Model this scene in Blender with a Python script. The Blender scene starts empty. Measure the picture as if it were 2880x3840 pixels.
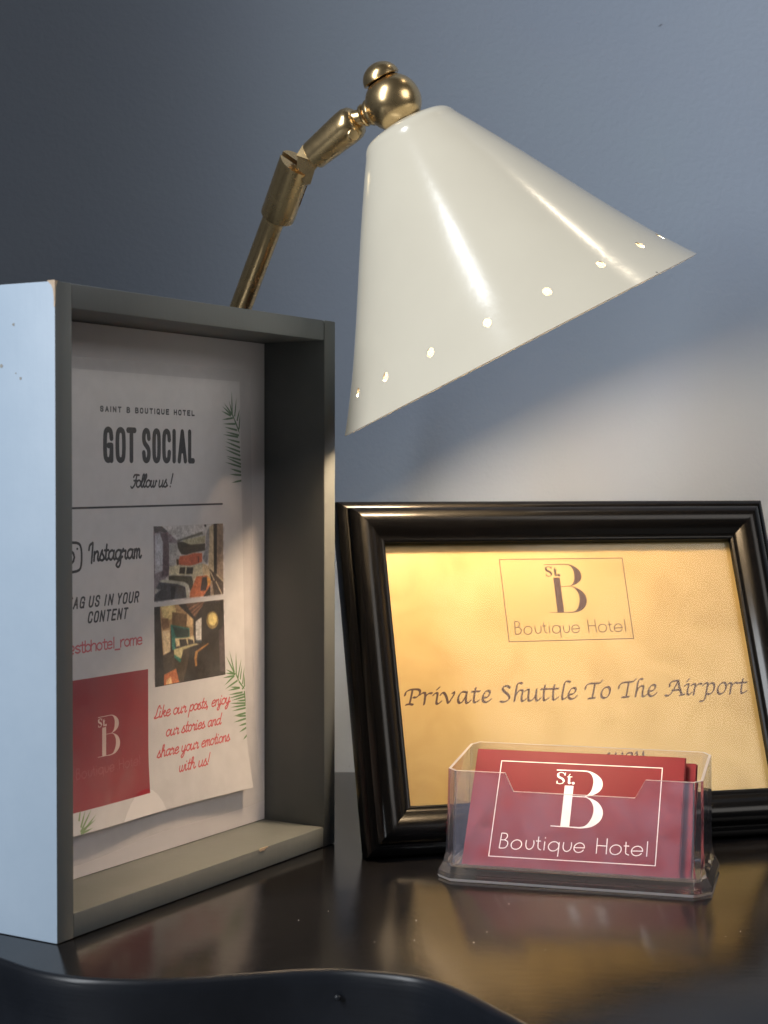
import bpy, bmesh, math, random
import numpy as np
from mathutils import Vector, Matrix

C = bpy.context.scene.collection
sc = bpy.context.scene
R = math.radians

# ------------------------------------------------------------------ camera
CAM_H = 0.16525
PITCH, ROLL = 0.02573, 0.00159
cam_d = bpy.data.cameras.new('camera')
cam = bpy.data.objects.new('camera', cam_d)
C.objects.link(cam)
sc.camera = cam
cam_d.sensor_fit = 'VERTICAL'
cam_d.sensor_height = 36.0
cam_d.lens = 6185.25 / 3840 * 36.0
cam_d.clip_start = 0.01
cam_d.clip_end = 50
fw = Vector((0, math.cos(PITCH), -math.sin(PITCH)))
rt0 = Vector((1, 0, 0))
up0 = Vector((0, math.sin(PITCH), math.cos(PITCH)))
rt = math.cos(ROLL) * rt0 + math.sin(ROLL) * up0
up = -math.sin(ROLL) * rt0 + math.cos(ROLL) * up0
m = Matrix.Identity(4)
for i in range(3):
    m[i][0] = rt[i]; m[i][1] = up[i]; m[i][2] = -fw[i]
m[2][3] = CAM_H
cam.matrix_world = m
cam_d.dof.use_dof = True
cam_d.dof.focus_distance = 0.69
cam_d.dof.aperture_fstop = 22.0

# ------------------------------------------------------------------ world, lamps, exposure
w = bpy.data.worlds.new('World')
sc.world = w
w.use_nodes = True
wb = w.node_tree.nodes['Background']
wb.inputs[0].default_value = (0.84, 0.88, 0.96, 1)
wb.inputs[1].default_value = 0.045
sc.view_settings.view_transform = 'Standard'
sc.view_settings.look = 'None'
sc.view_settings.gamma = 1
sc.view_settings.exposure = 0
sc.cycles.use_denoising = True
sc.cycles.max_bounces = 14
sc.cycles.transparent_max_bounces = 24
sc.cycles.transmission_bounces = 12
sc.cycles.sample_clamp_indirect = 4
sc.cycles.caustics_reflective = False
sc.cycles.caustics_refractive = True
sc.cycles.blur_glossy = 0.3


def area(name, loc, target, sx, sy, power, col, spread=180):
    d = bpy.data.lights.new(name, 'AREA')
    d.shape = 'RECTANGLE'
    d.size = sx; d.size_y = sy
    d.energy = power
    d.color = col
    d.spread = R(spread)
    o = bpy.data.objects.new(name, d)
    C.objects.link(o)
    o.location = loc
    dirv = Vector(target) - Vector(loc)
    o.rotation_euler = dirv.to_track_quat('-Z', 'Y').to_euler()
    return o


area('window_daylight', (-2.05, -1.33, 1.72), (0.0, 0.65, 0.2), 0.40, 2.6, 124.0, (0.93, 0.965, 1.0))
area('room_fill', (1.30, -0.35, 1.0), (0.0, 0.7, 0.15), 0.8, 0.8, 8.5, (1.0, 0.95, 0.89))  # unseen fill lamp added to lift the poster and the box front
area('ceiling_spot', (0.49, 0.80, 1.36), (0.10, 0.68, 0.2), 0.05, 0.05, 0.45, (1.0, 0.86, 0.66))

# ------------------------------------------------------------------ helpers


def link_mesh(name, me, mats=(), parent=None, smooth=False, angle=None):
    for mt in (mats if isinstance(mats, (list, tuple)) else [mats]):
        me.materials.append(mt)
    if smooth:
        for p in me.polygons:
            p.use_smooth = True
        if angle:
            me.set_sharp_from_angle(angle=R(angle))
    o = bpy.data.objects.new(name, me)
    C.objects.link(o)
    if parent:
        o.parent = parent
    return o


def obj(name, bm, mats=(), parent=None, smooth=False, angle=None, clean=True):
    if clean:
        bmesh.ops.remove_doubles(bm, verts=bm.verts, dist=1e-6)
        bmesh.ops.recalc_face_normals(bm, faces=bm.faces)
    me = bpy.data.meshes.new(name)
    bm.to_mesh(me)
    bm.free()
    return link_mesh(name, me, mats, parent, smooth, angle)


def thing(name, label, cat, mat=None, group=None):
    o = bpy.data.objects.new(name, None)
    o.empty_display_size = 0.02
    C.objects.link(o)
    if mat is not None:
        o.matrix_world = mat
    o['label'] = label; o['category'] = cat
    if group:
        o['group'] = group
    return o


def frame(org, ax, ay, az):
    mm = Matrix.Identity(4)
    for i in range(3):
        mm[i][0] = ax[i]; mm[i][1] = ay[i]; mm[i][2] = az[i]; mm[i][3] = org[i]
    return mm


def add_box(bm, x0, x1, y0, y1, z0, z1, bev=0.0, seg=2):
    vs = [bm.verts.new((x, y, z)) for x in (x0, x1) for y in (y0, y1) for z in (z0, z1)]
    idx = [(0, 1, 3, 2), (4, 6, 7, 5), (0, 4, 5, 1), (2, 3, 7, 6), (0, 2, 6, 4), (1, 5, 7, 3)]
    fs = [bm.faces.new([vs[i] for i in f]) for f in idx]
    if bev:
        es = list({e for f in fs for e in f.edges})
        bmesh.ops.bevel(bm, geom=es, offset=bev, segments=seg, profile=0.5, affect='EDGES')


def add_lathe(bm, prof, org=(0, 0, 0), axis=(0, 0, 1), seg=48, caps=True):
    """prof: list of (s along the axis, radius)."""
    az = Vector(axis).normalized()
    ax = az.orthogonal().normalized()
    ay = az.cross(ax)
    org = Vector(org)
    rings = []
    for s, r in prof:
        if r < 1e-7:
            rings.append([bm.verts.new(org + az * s)])
        else:
            rings.append([bm.verts.new(org + az * s + (ax * math.cos(2 * math.pi * k / seg) + ay * math.sin(2 * math.pi * k / seg)) * r) for k in range(seg)])
    for a, b in zip(rings, rings[1:]):
        if len(a) == 1 and len(b) == 1:
            continue
        for k in range(seg):
            k2 = (k + 1) % seg
            if len(a) == 1:
                bm.faces.new((a[0], b[k2], b[k]))
            elif len(b) == 1:
                bm.faces.new((a[k], a[k2], b[0]))
            else:
                bm.faces.new((a[k], a[k2], b[k2], b[k]))
    if caps:
        if len(rings[0]) > 1:
            bm.faces.new(list(reversed(rings[0])))
        if len(rings[-1]) > 1:
            bm.faces.new(rings[-1])


def cat(P, n=6):
    P = [np.array(p, float) for p in P]
    if len(P) < 3:
        return P
    out = []
    closed = np.allclose(P[0], P[-1])
    m_ = len(P)
    for i in range(m_ - 1):
        p0 = P[i - 1] if i > 0 else (P[-2] if closed else P[0])
        p1, p2 = P[i], P[i + 1]
        p3 = P[i + 2] if i + 2 < m_ else (P[1] if closed else P[-1])
        for j in range(n):
            t = j / n
            out.append(.5 * ((2 * p1) + (-p0 + p2) * t + (2 * p0 - 5 * p1 + 4 * p2 - p3) * t * t + (-p0 + 3 * p1 - 3 * p2 + p3) * t ** 3))
    out.append(P[-1])
    return out


def s2l(c):
    return c / 12.92 if c <= 0.04045 else ((c + 0.055) / 1.055) ** 2.4


def hexc(h):
    return np.array([int(h[i:i + 2], 16) / 255 for i in (0, 2, 4)])


# ------------------------------------------------------------------ print engine: flat print drawn into arrays


class Canvas:
    """Flat print in millimetres, drawn from strokes and polygons."""

    def __init__(self, x0, x1, y0, y1, res, bg):
        self.x0, self.y0, self.res = x0, y0, res
        self.w, self.h = int(round((x1 - x0) * res)), int(round((y1 - y0) * res))
        self.x1, self.y1 = x1, y1
        self.px = np.ones((self.h, self.w, 3)) * np.array(bg)

    def _blend(self, m, sl, col, alpha=1.0):
        a = (m * alpha)[..., None]
        self.px[sl] = self.px[sl] * (1 - a) + np.array(col) * a

    def strokes(self, lst, width, col, nib=None, smooth=True, alpha=1.0, n=6):
        """nib: (angle in degrees, thinness) for a broad pen."""
        mask = np.zeros((self.h, self.w))
        th, thin = (R(nib[0]), nib[1]) if nib else (0.0, 1.0)
        ca, sa_ = math.cos(th), math.sin(th)

        def T(p):
            u_ = p[0] * ca + p[1] * sa_
            v_ = (-p[0] * sa_ + p[1] * ca) / thin
            return u_, v_
        for st in lst:
            P = [(st[i], st[i + 1]) for i in range(0, len(st), 2)] if not isinstance(st[0], (tuple, list, np.ndarray)) else st
            if smooth:
                P = cat(P, n)
            for a, b in zip(P, P[1:]):
                m_ = width / 2 + 2 / self.res
                i0 = max(int((min(a[0], b[0]) - m_ - self.x0) * self.res), 0); i1 = min(int((max(a[0], b[0]) + m_ - self.x0) * self.res) + 2, self.w)
                j0 = max(int((min(a[1], b[1]) - m_ - self.y0) * self.res), 0); j1 = min(int((max(a[1], b[1]) + m_ - self.y0) * self.res) + 2, self.h)
                if i1 <= i0 or j1 <= j0:
                    continue
                X, Y = np.meshgrid(self.x0 + (np.arange(i0, i1) + .5) / self.res, self.y0 + (np.arange(j0, j1) + .5) / self.res)
                U, V = T((X, Y)); ua, va = T(a); ub, vb = T(b)
                du, dv = ub - ua, vb - va
                L2 = du * du + dv * dv + 1e-12
                t = np.clip(((U - ua) * du + (V - va) * dv) / L2, 0, 1)
                eu, ev = U - ua - t * du, V - va - t * dv
                d = np.sqrt(eu * eu + ev * ev) + 1e-9
                g = np.sqrt(eu * eu + (ev / thin) ** 2) / d
                cov = np.clip(.5 + (width / 2 - d) * self.res / g, 0, 1)
                mask[j0:j1, i0:i1] = np.maximum(mask[j0:j1, i0:i1], cov)
        self._blend(mask, np.s_[:, :], col, alpha)

    def poly(self, P, col, alpha=1.0):
        P = np.array(P, float).reshape(-1, 2)
        i0 = max(int((P[:, 0].min() - self.x0) * self.res) - 1, 0); i1 = min(int((P[:, 0].max() - self.x0) * self.res) + 2, self.w)
        j0 = max(int((P[:, 1].min() - self.y0) * self.res) - 1, 0); j1 = min(int((P[:, 1].max() - self.y0) * self.res) + 2, self.h)
        if i1 <= i0 or j1 <= j0:
            return
        acc = 0
        for ox in (.17, .5, .83):
            for oy in (.17, .5, .83):
                X, Y = np.meshgrid(self.x0 + (np.arange(i0, i1) + ox) / self.res, self.y0 + (np.arange(j0, j1) + oy) / self.res)
                ins = np.zeros(X.shape, bool)
                for k in range(len(P)):
                    (xa, ya), (xb, yb) = P[k], P[(k + 1) % len(P)]
                    if ya == yb:
                        continue
                    c_ = ((ya > Y) != (yb > Y)) & (X < (xb - xa) * (Y - ya) / (yb - ya) + xa)
                    ins ^= c_
                acc = acc + ins
        self._blend(acc / 9.0, np.s_[j0:j1, i0:i1], col, alpha)

    def blur(self, x0, x1, y0, y1, k):
        i0, i1 = int((x0 - self.x0) * self.res), int((x1 - self.x0) * self.res)
        j0, j1 = int((y0 - self.y0) * self.res), int((y1 - self.y0) * self.res)
        a = self.px[j0:j1, i0:i1]
        for ax in (0, 1):
            b = np.zeros_like(a)
            for s in range(-k, k + 1):
                idx = np.clip(np.arange(a.shape[ax]) + s, 0, a.shape[ax] - 1)
                b += np.take(a, idx, axis=ax)
            a = b / (2 * k + 1)
        self.px[j0:j1, i0:i1] = a

    def image(self, name):
        im = bpy.data.images.new(name, self.w, self.h, alpha=False)
        buf = np.ones((self.h, self.w, 4), np.float32)
        buf[..., :3] = np.clip(self.px, 0, 1)
        im.pixels.foreach_set(buf.ravel())
        im.update()
        im.pack()
        return im


def G(s):
    out = []
    for st in s.split('|'):
        sm = st.startswith('~')
        P = [tuple(float(v) for v in q.split(',')) for q in st.lstrip('~').split()]
        out.append(cat(P, 5) if sm else P)
    return out


CAPS = {
 'A': '0,0 .5,1 1,0|.2,.35 .8,.35', 'B': '0,0 0,1|~0,1 .6,1 .9,.88 .9,.65 .6,.53 0,.53|~0,.53 .65,.53 1,.4 1,.14 .65,0 0,0',
 'C': '~1,.72 .88,.93 .5,1 .12,.93 0,.7 0,.3 .12,.07 .5,0 .88,.07 1,.28', 'E': '1,1 0,1 0,0 1,0|0,.52 .85,.52',
 'G': '~1,.72 .88,.93 .5,1 .12,.93 0,.7 0,.3 .12,.07 .5,0 .88,.07 1,.28|1,.0 1,.48 .55,.48', 'H': '0,0 0,1|1,0 1,1|0,.5 1,.5',
 'I': '.5,0 .5,1', 'L': '0,1 0,0 1,0', 'N': '0,0 0,1 1,0 1,1', 'O': '~.5,1 .12,.93 0,.7 0,.3 .12,.07 .5,0 .88,.07 1,.3 1,.7 .88,.93 .5,1',
 'Q': '~.5,1 .12,.93 0,.7 0,.3 .12,.07 .5,0 .88,.07 1,.3 1,.7 .88,.93 .5,1|.6,.25 1,-.1', 'R': '0,0 0,1|~0,1 .6,1 .92,.87 .92,.62 .6,.5 0,.5|.5,.5 1,0',
 'S': '~.97,.75 .85,.94 .5,1 .15,.94 .02,.76 .15,.6 .5,.5 .85,.4 .98,.24 .85,.06 .5,0 .15,.06 .02,.25', 'T': '0,1 1,1|.5,1 .5,0',
 'U': '~0,1 0,.35 .12,.08 .5,0 .88,.08 1,.35 1,1', 'Y': '0,1 .5,.5 1,1|.5,.5 .5,0', 'J': '0,1 1,1|.5,1 .5,0'}
SCRIPT = {
 'a': ('~.75,.85 .45,1 .1,.75 .08,.25 .35,0 .65,.3 .78,.9|~.78,.95 .72,.3 .85,0 1.05,.2', .95),
 'd': ('~.75,.85 .45,1 .1,.75 .08,.25 .35,0 .65,.3 .78,.9|~.85,1.85 .76,.9 .72,.3 .85,0 1.05,.2', .95),
 'e': ('~.05,.45 .5,.55 .7,.8 .5,1 .2,.85 .05,.45 .2,.05 .5,0 .85,.25', .8),
 'g': ('~.75,.85 .45,1 .1,.75 .08,.25 .35,0 .65,.3 .78,.9|~.78,.95 .72,-.4 .45,-.85 .15,-.6 .5,-.15 1,.25', .95),
 'h': ('~0,.2 .35,1.4 .33,1.85 .15,1.7 .1,.8 .08,0|~.1,.6 .4,.98 .62,.85 .6,.25 .75,0 .95,.2', .9),
 'i': ('~.05,.95 .05,.25 .2,0 .4,.2|.12,1.42 .13,1.45', .4), 'j': ('~.15,1 .12,-.4 -.1,-.8 -.3,-.5 .45,.2|.2,1.42 .21,1.45', .4),
 'k': ('~.15,1.85 .1,.9 .08,0|~.1,.4 .4,.95 .6,.8 .3,.5|~.3,.5 .6,.05 .85,.2', .8),
 'L': ('~.75,1.5 .65,1.9 .4,1.6 .25,.5 .0,.05 .4,0 .85,.15', .85), 'l': ('~-.05,.2 .35,1.4 .3,1.85 .12,1.6 .08,.3 .25,0 .42,.2', .42),
 'm': ('.1,.95 .05,0|~.08,.6 .3,.98 .44,.8 .4,0|~.42,.6 .64,.98 .8,.8 .74,.2 .9,0 1.05,.2', 1.0),
 'n': ('.1,.95 .05,0|~.08,.6 .4,.98 .6,.8 .54,.2 .68,0 .85,.2', .82), 'o': ('~.4,1 .08,.75 .08,.25 .38,0 .68,.25 .7,.75 .4,1|~.6,.9 .75,.8 .95,.88', .85),
 'p': ('.12,.95 0,-.9|~.08,.6 .4,1 .7,.8 .65,.2 .35,0 .08,.2', .8), 'r': ('~0,.75 .15,1.08 .2,.85 .5,.85 .42,.2 .6,0 .75,.2', .72),
 's': ('~-.05,.15 .3,1.05 .32,.75 .55,.35 .4,0 .1,.05|~.35,0 .7,.2', .66), 't': ('~.27,1.65 .15,.3 .3,0 .5,.2|0,1.05 .5,1.05', .5),
 'u': ('~.05,.95 .05,.2 .25,0 .55,.3 .65,.95|~.65,.95 .6,.2 .75,0 .92,.2', .9),
 'w': ('~.02,.9 .05,.2 .25,0 .42,.3 .47,.9|~.47,.9 .45,.2 .62,0 .82,.3 .85,.9 1,.82', 1.0),
 'y': ('~.05,.95 .05,.3 .25,.05 .55,.3 .65,.95|~.65,.95 .6,-.4 .3,-.9 .1,-.6 .7,.1 .95,.25', .9),
 'F': ('~.1,1.45 .25,1.75 .6,1.78 1,1.72|~.62,1.75 .45,.4 .1,-.1 -.15,.1|.25,.95 .75,.95', .7),
 'I': ('~-.02,1.2 .08,1.65 .35,1.85 .48,1.85 .42,.8 .35,-.2', .62), '!': ('.3,1.9 .16,.5|.1,.04 .11,.05', .4), ',': ('.12,.1 .02,-.3', .3)}
SANS = {
 's': ('~.55,.85 .3,1 .05,.8 .15,.6 .45,.42 .58,.2 .3,0 .03,.15', .62), 't': ('~.22,1.4 .22,.25 .3,0 .5,0|0,1 .5,1', .55),
 'b': ('0,1.5 0,0|~0,.7 .3,1 .6,.75 .6,.25 .3,0 0,.3', .7), 'h': ('0,1.5 0,0|~0,.65 .25,1 .55,.85 .57,0', .7),
 'o': ('~.3,1 .03,.75 .03,.25 .3,0 .57,.25 .57,.75 .3,1', .7), 'e': ('.03,.52 .58,.52|~.58,.52 .53,.88 .3,1 .05,.82 .03,.5 .05,.15 .3,0 .57,.12', .7),
 'l': ('.1,1.5 .1,0', .25), '_': ('0,-.28 .6,-.28', .7), 'r': ('0,1 0,0|~0,.6 .2,.98 .42,1', .5), 'm': ('0,1 0,0|~0,.7 .22,1 .4,.85 .4,0|~.4,.7 .62,1 .8,.85 .8,0', .92),
 '@': ('~.75,.4 .5,.3 .4,.6 .6,.8 .75,.4 .95,.5 .9,.95 .5,1.1 .1,.8 .1,.2 .5,-.1 .9,0', 1.1)}


def text(cv, s, font, x0, x1, y, xh, width, col, slant=0.0, space=.45, alpha=1.0):
    """lays a line of text out between x0 and x1 (mm)."""
    adv, items = 0.0, []
    for ch in s:
        if ch == ' ':
            adv += space; continue
        g, a = font[ch]
        items.append((ch, adv)); adv += a
    k = (x1 - x0) / adv
    lst = []
    for ch, o in items:
        for st in G(font[ch][0]):
            lst.append([(x0 + (o + p[0]) * k + slant * p[1] * xh, y + p[1] * xh) for p in st])
    cv.strokes(lst, width, col, smooth=False, alpha=alpha)


def caps(cv, s, spans, y, h, width, col, slant=0.0):
    lst = []
    for ch, (a, b) in zip(s.replace(' ', ''), spans):
        a2, b2 = (a + width / 2, b - width / 2)
        for st in G(CAPS[ch]):
            lst.append([(a2 + p[0] * (b2 - a2) + slant * (p[1]) * h, y + width / 2 + p[1] * (h - width)) for p in st])
    cv.strokes(lst, width, col, smooth=False)


def spread(s, x0, x1, gap, sp, narrow=.45):
    """even letter boxes for a line of capitals."""
    n = sum((narrow if c == 'I' else 1.0) if c != ' ' else 0 for c in s)
    ng = sum(1 for c in s if c != ' ') - 1
    ns = s.count(' ')
    wl = (x1 - x0) / (n + gap * ng + sp * ns)
    out, x = [], x0
    for i, c in enumerate(s):
        if c == ' ':
            x += sp * wl; continue
        ww = wl * (narrow if c == 'I' else 1.0)
        out.append((x, x + ww)); x += ww + gap * wl
    return out


# ------------------------------------------------------------------ lettering traced in millimetres on each printed sheet
CALL=[[357,4963,424,5113,613,5209,872,5226,1024,5196,1064,5092,1000,4967,860,4859,732,4864],[726,5206,631,4877,522,4566],[366,4541,522,4566,672,4530],[1063,4975,1189,5053,1289,5019,1246,4755,1186,4528],[1241,4806,1348,4945,1480,5023,1599,5019],[1657,4935,1770,5023,1855,4990,1791,4736,1758,4574,1831,4531,1988,4638],[1860,5184,1974,5278],[1989,4934,2081,5023,2168,5005,2251,4823,2300,4556,2447,4714,2599,4914,2624,5042,2546,4993],[3210,5012,3020,5039,2847,4891,2771,4678,2817,4538,2953,4585,3104,4769,3220,5007],[3222,5022,3146,4768,3133,4563,3207,4525,3350,4633],[3651,5199,3568,4934,3495,4628,3547,4534,3725,4620],[3448,5030,3827,5039],[3928,4742,4123,4751,4260,4885,4286,5014,4186,5053,4044,4970,3931,4767,3923,4613,4019,4533,4152,4554,4307,4662],[5254,5148,5159,5234,4988,5224,4907,5123,4970,4991,5135,4831,5169,4675,5049,4565,4885,4514,4730,4545],[5862,5326,5734,5372,5616,5282,5531,5025,5388,4528],[5439,4717,5600,4945,5744,5029,5845,4989,5762,4758,5736,4552,5812,4524,5929,4608],[5967,4985,6066,5049,6141,5016,6087,4799,6057,4567,6158,4528,6332,4636,6469,4865],[6508,5046,6443,4788,6428,4555,6504,4526,6635,4626],[6933,5215,6859,4982,6784,4621,6823,4516,7025,4623],[6722,5039,7097,5042],[7384,5216,7302,4968,7230,4632,7280,4526,7472,4639],[7161,5040,7549,5044],[8155,5328,8015,5375,7885,5289,7799,5056,7675,4669,7711,4538,7867,4616],[7993,4747,8202,4772,8341,4882,8370,5012,8268,5052,8121,4968,7997,4778,7992,4622,8088,4535,8226,4562,8387,4671],[8837,4974,8901,5125,9073,5221,9339,5229,9579,5242,9714,5360],[9337,5213,9226,4885,9112,4573],[8922,4534,9241,4553],[9895,5042,9695,4946,9576,4746,9588,4578,9741,4537,9918,4658,10017,4859,9997,5013,9895,5042],[10457,4958,10536,5124,10721,5221,10991,5239,11209,5258,11354,5367],[10990,5228,10872,4883,10753,4554],[10553,4540,10885,4550],[11696,5351,11573,5360,11445,5225,11348,4945,11216,4544],[11274,4716,11428,4942,11593,5040,11676,4986,11606,4782,11558,4579,11633,4540,11780,4623],[11895,4773,12104,4802,12241,4916,12261,5044,12158,5073,12016,4990,11888,4799,11887,4619,11981,4539,12122,4575,12273,4683],[12686,4567,12827,4537,13030,4685,13269,4987,13447,5240],[12967,4960,13021,5124,13198,5212,13447,5240],[13447,5240,13446,4904,13507,4555],[13401,4538,13635,4572],[13074,4786,13483,4799],[13713,4973,13850,5046,13927,5018,13834,4788,13790,4593,13876,4554,14018,4652],[13880,5191,14001,5291],[14059,4988,14179,5051,14252,5002,14170,4777,14091,4536],[14164,4803,14330,4979,14469,5053,14575,5034],[14630,4970,14784,5069,14883,5040,14785,4757,14651,4399,14532,4248,14354,4223],[14826,4901,14998,5036,15150,5058,15198,4926,15103,4695,14912,4546,14769,4571],[15664,5068,15481,4969,15335,4765,15341,4583,15476,4537,15675,4666,15778,4871,15767,5028,15664,5068],[15865,4957,15990,5042,16071,4997,15997,4770,15914,4523],[15990,4796,16144,4974,16296,5048,16401,5018],[16696,5208,16596,4960,16495,4624,16545,4534,16773,4625],[16458,5027,16861,5046]]
LOGOP=[[8008,10323,8333,10327,8328,8652,7998,8650],[7641,10982,8630,10995,8657,10993,8695,10992,8739,10991,8788,10987,8837,10981,8884,10970,8930,10955,8978,10937,9028,10916,9076,10892,9123,10866,9166,10838,9207,10808,9246,10775,9284,10739,9318,10702,9348,10662,9372,10622,9389,10578,9402,10531,9410,10483,9414,10434,9414,10387,9410,10344,9401,10304,9389,10267,9372,10230,9351,10196,9328,10164,9303,10133,9273,10105,9240,10078,9205,10053,9167,10029,9128,10008,9089,9988,9047,9970,9000,9954,8953,9939,8908,9926,8870,9916,8843,9908,8771,9913,8785,9921,8804,9931,8827,9943,8852,9957,8876,9973,8897,9991,8917,10011,8936,10033,8955,10056,8973,10082,8989,10109,9003,10138,9016,10169,9026,10202,9035,10237,9043,10273,9049,10311,9054,10350,9058,10390,9062,10433,9064,10477,9064,10521,9061,10564,9056,10605,9047,10644,9036,10683,9021,10721,9005,10757,8988,10790,8970,10819,8951,10845,8931,10867,8910,10886,8887,10902,8862,10916,8835,10928,8802,10937,8762,10943,8721,10947,8681,10949,8648,10950,8624,10952,7645,10944],[8331,9912,8843,9908,8860,9878,8331,9878],[8779,9909,8805,9902,8842,9894,8885,9884,8932,9872,8980,9858,9026,9841,9071,9822,9120,9800,9169,9776,9217,9750,9263,9721,9304,9688,9341,9652,9376,9611,9408,9568,9437,9522,9461,9477,9481,9432,9496,9387,9507,9340,9513,9294,9516,9247,9515,9201,9510,9157,9502,9113,9490,9070,9475,9027,9456,8986,9433,8945,9406,8906,9374,8868,9336,8830,9295,8793,9251,8759,9207,8728,9163,8701,9120,8680,9076,8664,9031,8651,8986,8640,8941,8631,8897,8623,8854,8616,8813,8611,8773,8607,8731,8605,8687,8604,8639,8603,8584,8604,8520,8606,8455,8610,8393,8613,8340,8617,8302,8619,7635,8624,7635,8657,8307,8652,8689,8653,8711,8657,8742,8663,8779,8670,8817,8679,8855,8691,8888,8707,8916,8727,8943,8751,8969,8777,8994,8806,9017,8838,9038,8872,9059,8908,9078,8949,9096,8991,9112,9035,9126,9079,9138,9122,9147,9164,9155,9207,9161,9250,9164,9293,9166,9334,9165,9374,9162,9412,9158,9448,9151,9484,9142,9518,9131,9552,9118,9586,9103,9620,9085,9655,9065,9689,9043,9722,9020,9752,8995,9778,8967,9801,8934,9822,8899,9840,8865,9856,8837,9869,8817,9878]]
LS_thin=[[7966,10769,7925,10842,7822,10869,7733,10836,7693,10760,7732,10675,7871,10601,7947,10527,7921,10430,7800,10390,7720,10421,7700,10497],[8164,10809,8122,10725,8140,10448,8174,10414,8222,10455],[8076,10695,8239,10702],[7986,10854,7977,10756],[7695,10489,7696,10404]]
LS_thick=[[7714,10794,7734,10688,7893,10600,7949,10515],[8140,10695,8149,10448]]
LS_dot=[[8310,10441,8314,10437]]
LFRAME=[[5496,11247,11575,11245,11550,7302,5484,7295,5496,11247]]
LTEXT=[[5859,8239,5834,7643],[5859,8239,6017,8236,6080,8176,6076,8082,5993,7980,5851,7975],[5992,7972,6110,7916,6127,7792,6057,7670,5929,7641,5834,7643],[6646,7809,6641,7881,6607,7944,6551,7986,6479,8002,6404,7990,6337,7950,6287,7890,6264,7818,6269,7745,6302,7683,6359,7641,6430,7624,6505,7637,6573,7677,6622,7737,6646,7809],[6809,8003,6806,7817,6852,7693,6952,7657,7054,7729,7098,7873,7082,8005],[7250,8167,7252,7869,7275,7724,7363,7660],[7178,8003,7334,8008],[7491,7988,7489,7665],[7500,8153,7503,8141],[8020,7826,8016,7898,7983,7959,7927,8001,7857,8017,7782,8004,7716,7965,7667,7906,7643,7835,7647,7764,7680,7703,7736,7661,7806,7645,7880,7658,7947,7696,7996,7756,8020,7826],[8027,7996,8025,7768,8014,7446],[8188,8005,8182,7806,8237,7689,8338,7658,8443,7738,8480,7882,8473,8015],[8926,7750,8879,7694,8817,7657,8749,7644,8684,7655,8630,7690,8594,7744,8581,7810,8593,7879,8629,7943,8683,7991,8748,8019,8816,8023,8878,8002,8925,7958,8952,7898,8955,7830],[8586,7826,8956,7838],[9405,8245,9405,7653],[9760,8249,9767,7653],[9411,7961,9765,7961],[10292,7832,10288,7906,10254,7969,10195,8012,10120,8028,10042,8015,9971,7975,9918,7914,9892,7841,9897,7768,9931,7705,9990,7662,10064,7646,10143,7659,10214,7698,10266,7759,10292,7832],[10452,8159,10456,7837,10471,7711,10575,7659],[10387,8006,10559,8010],[11029,7753,10979,7698,10914,7662,10842,7649,10773,7660,10715,7695,10678,7748,10664,7813,10677,7881,10714,7943,10771,7991,10840,8019,10912,8022,10978,8001,11028,7958,11057,7899,11060,7831],[10668,7824,11065,7840],[11223,8226,11221,7652]]
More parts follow.
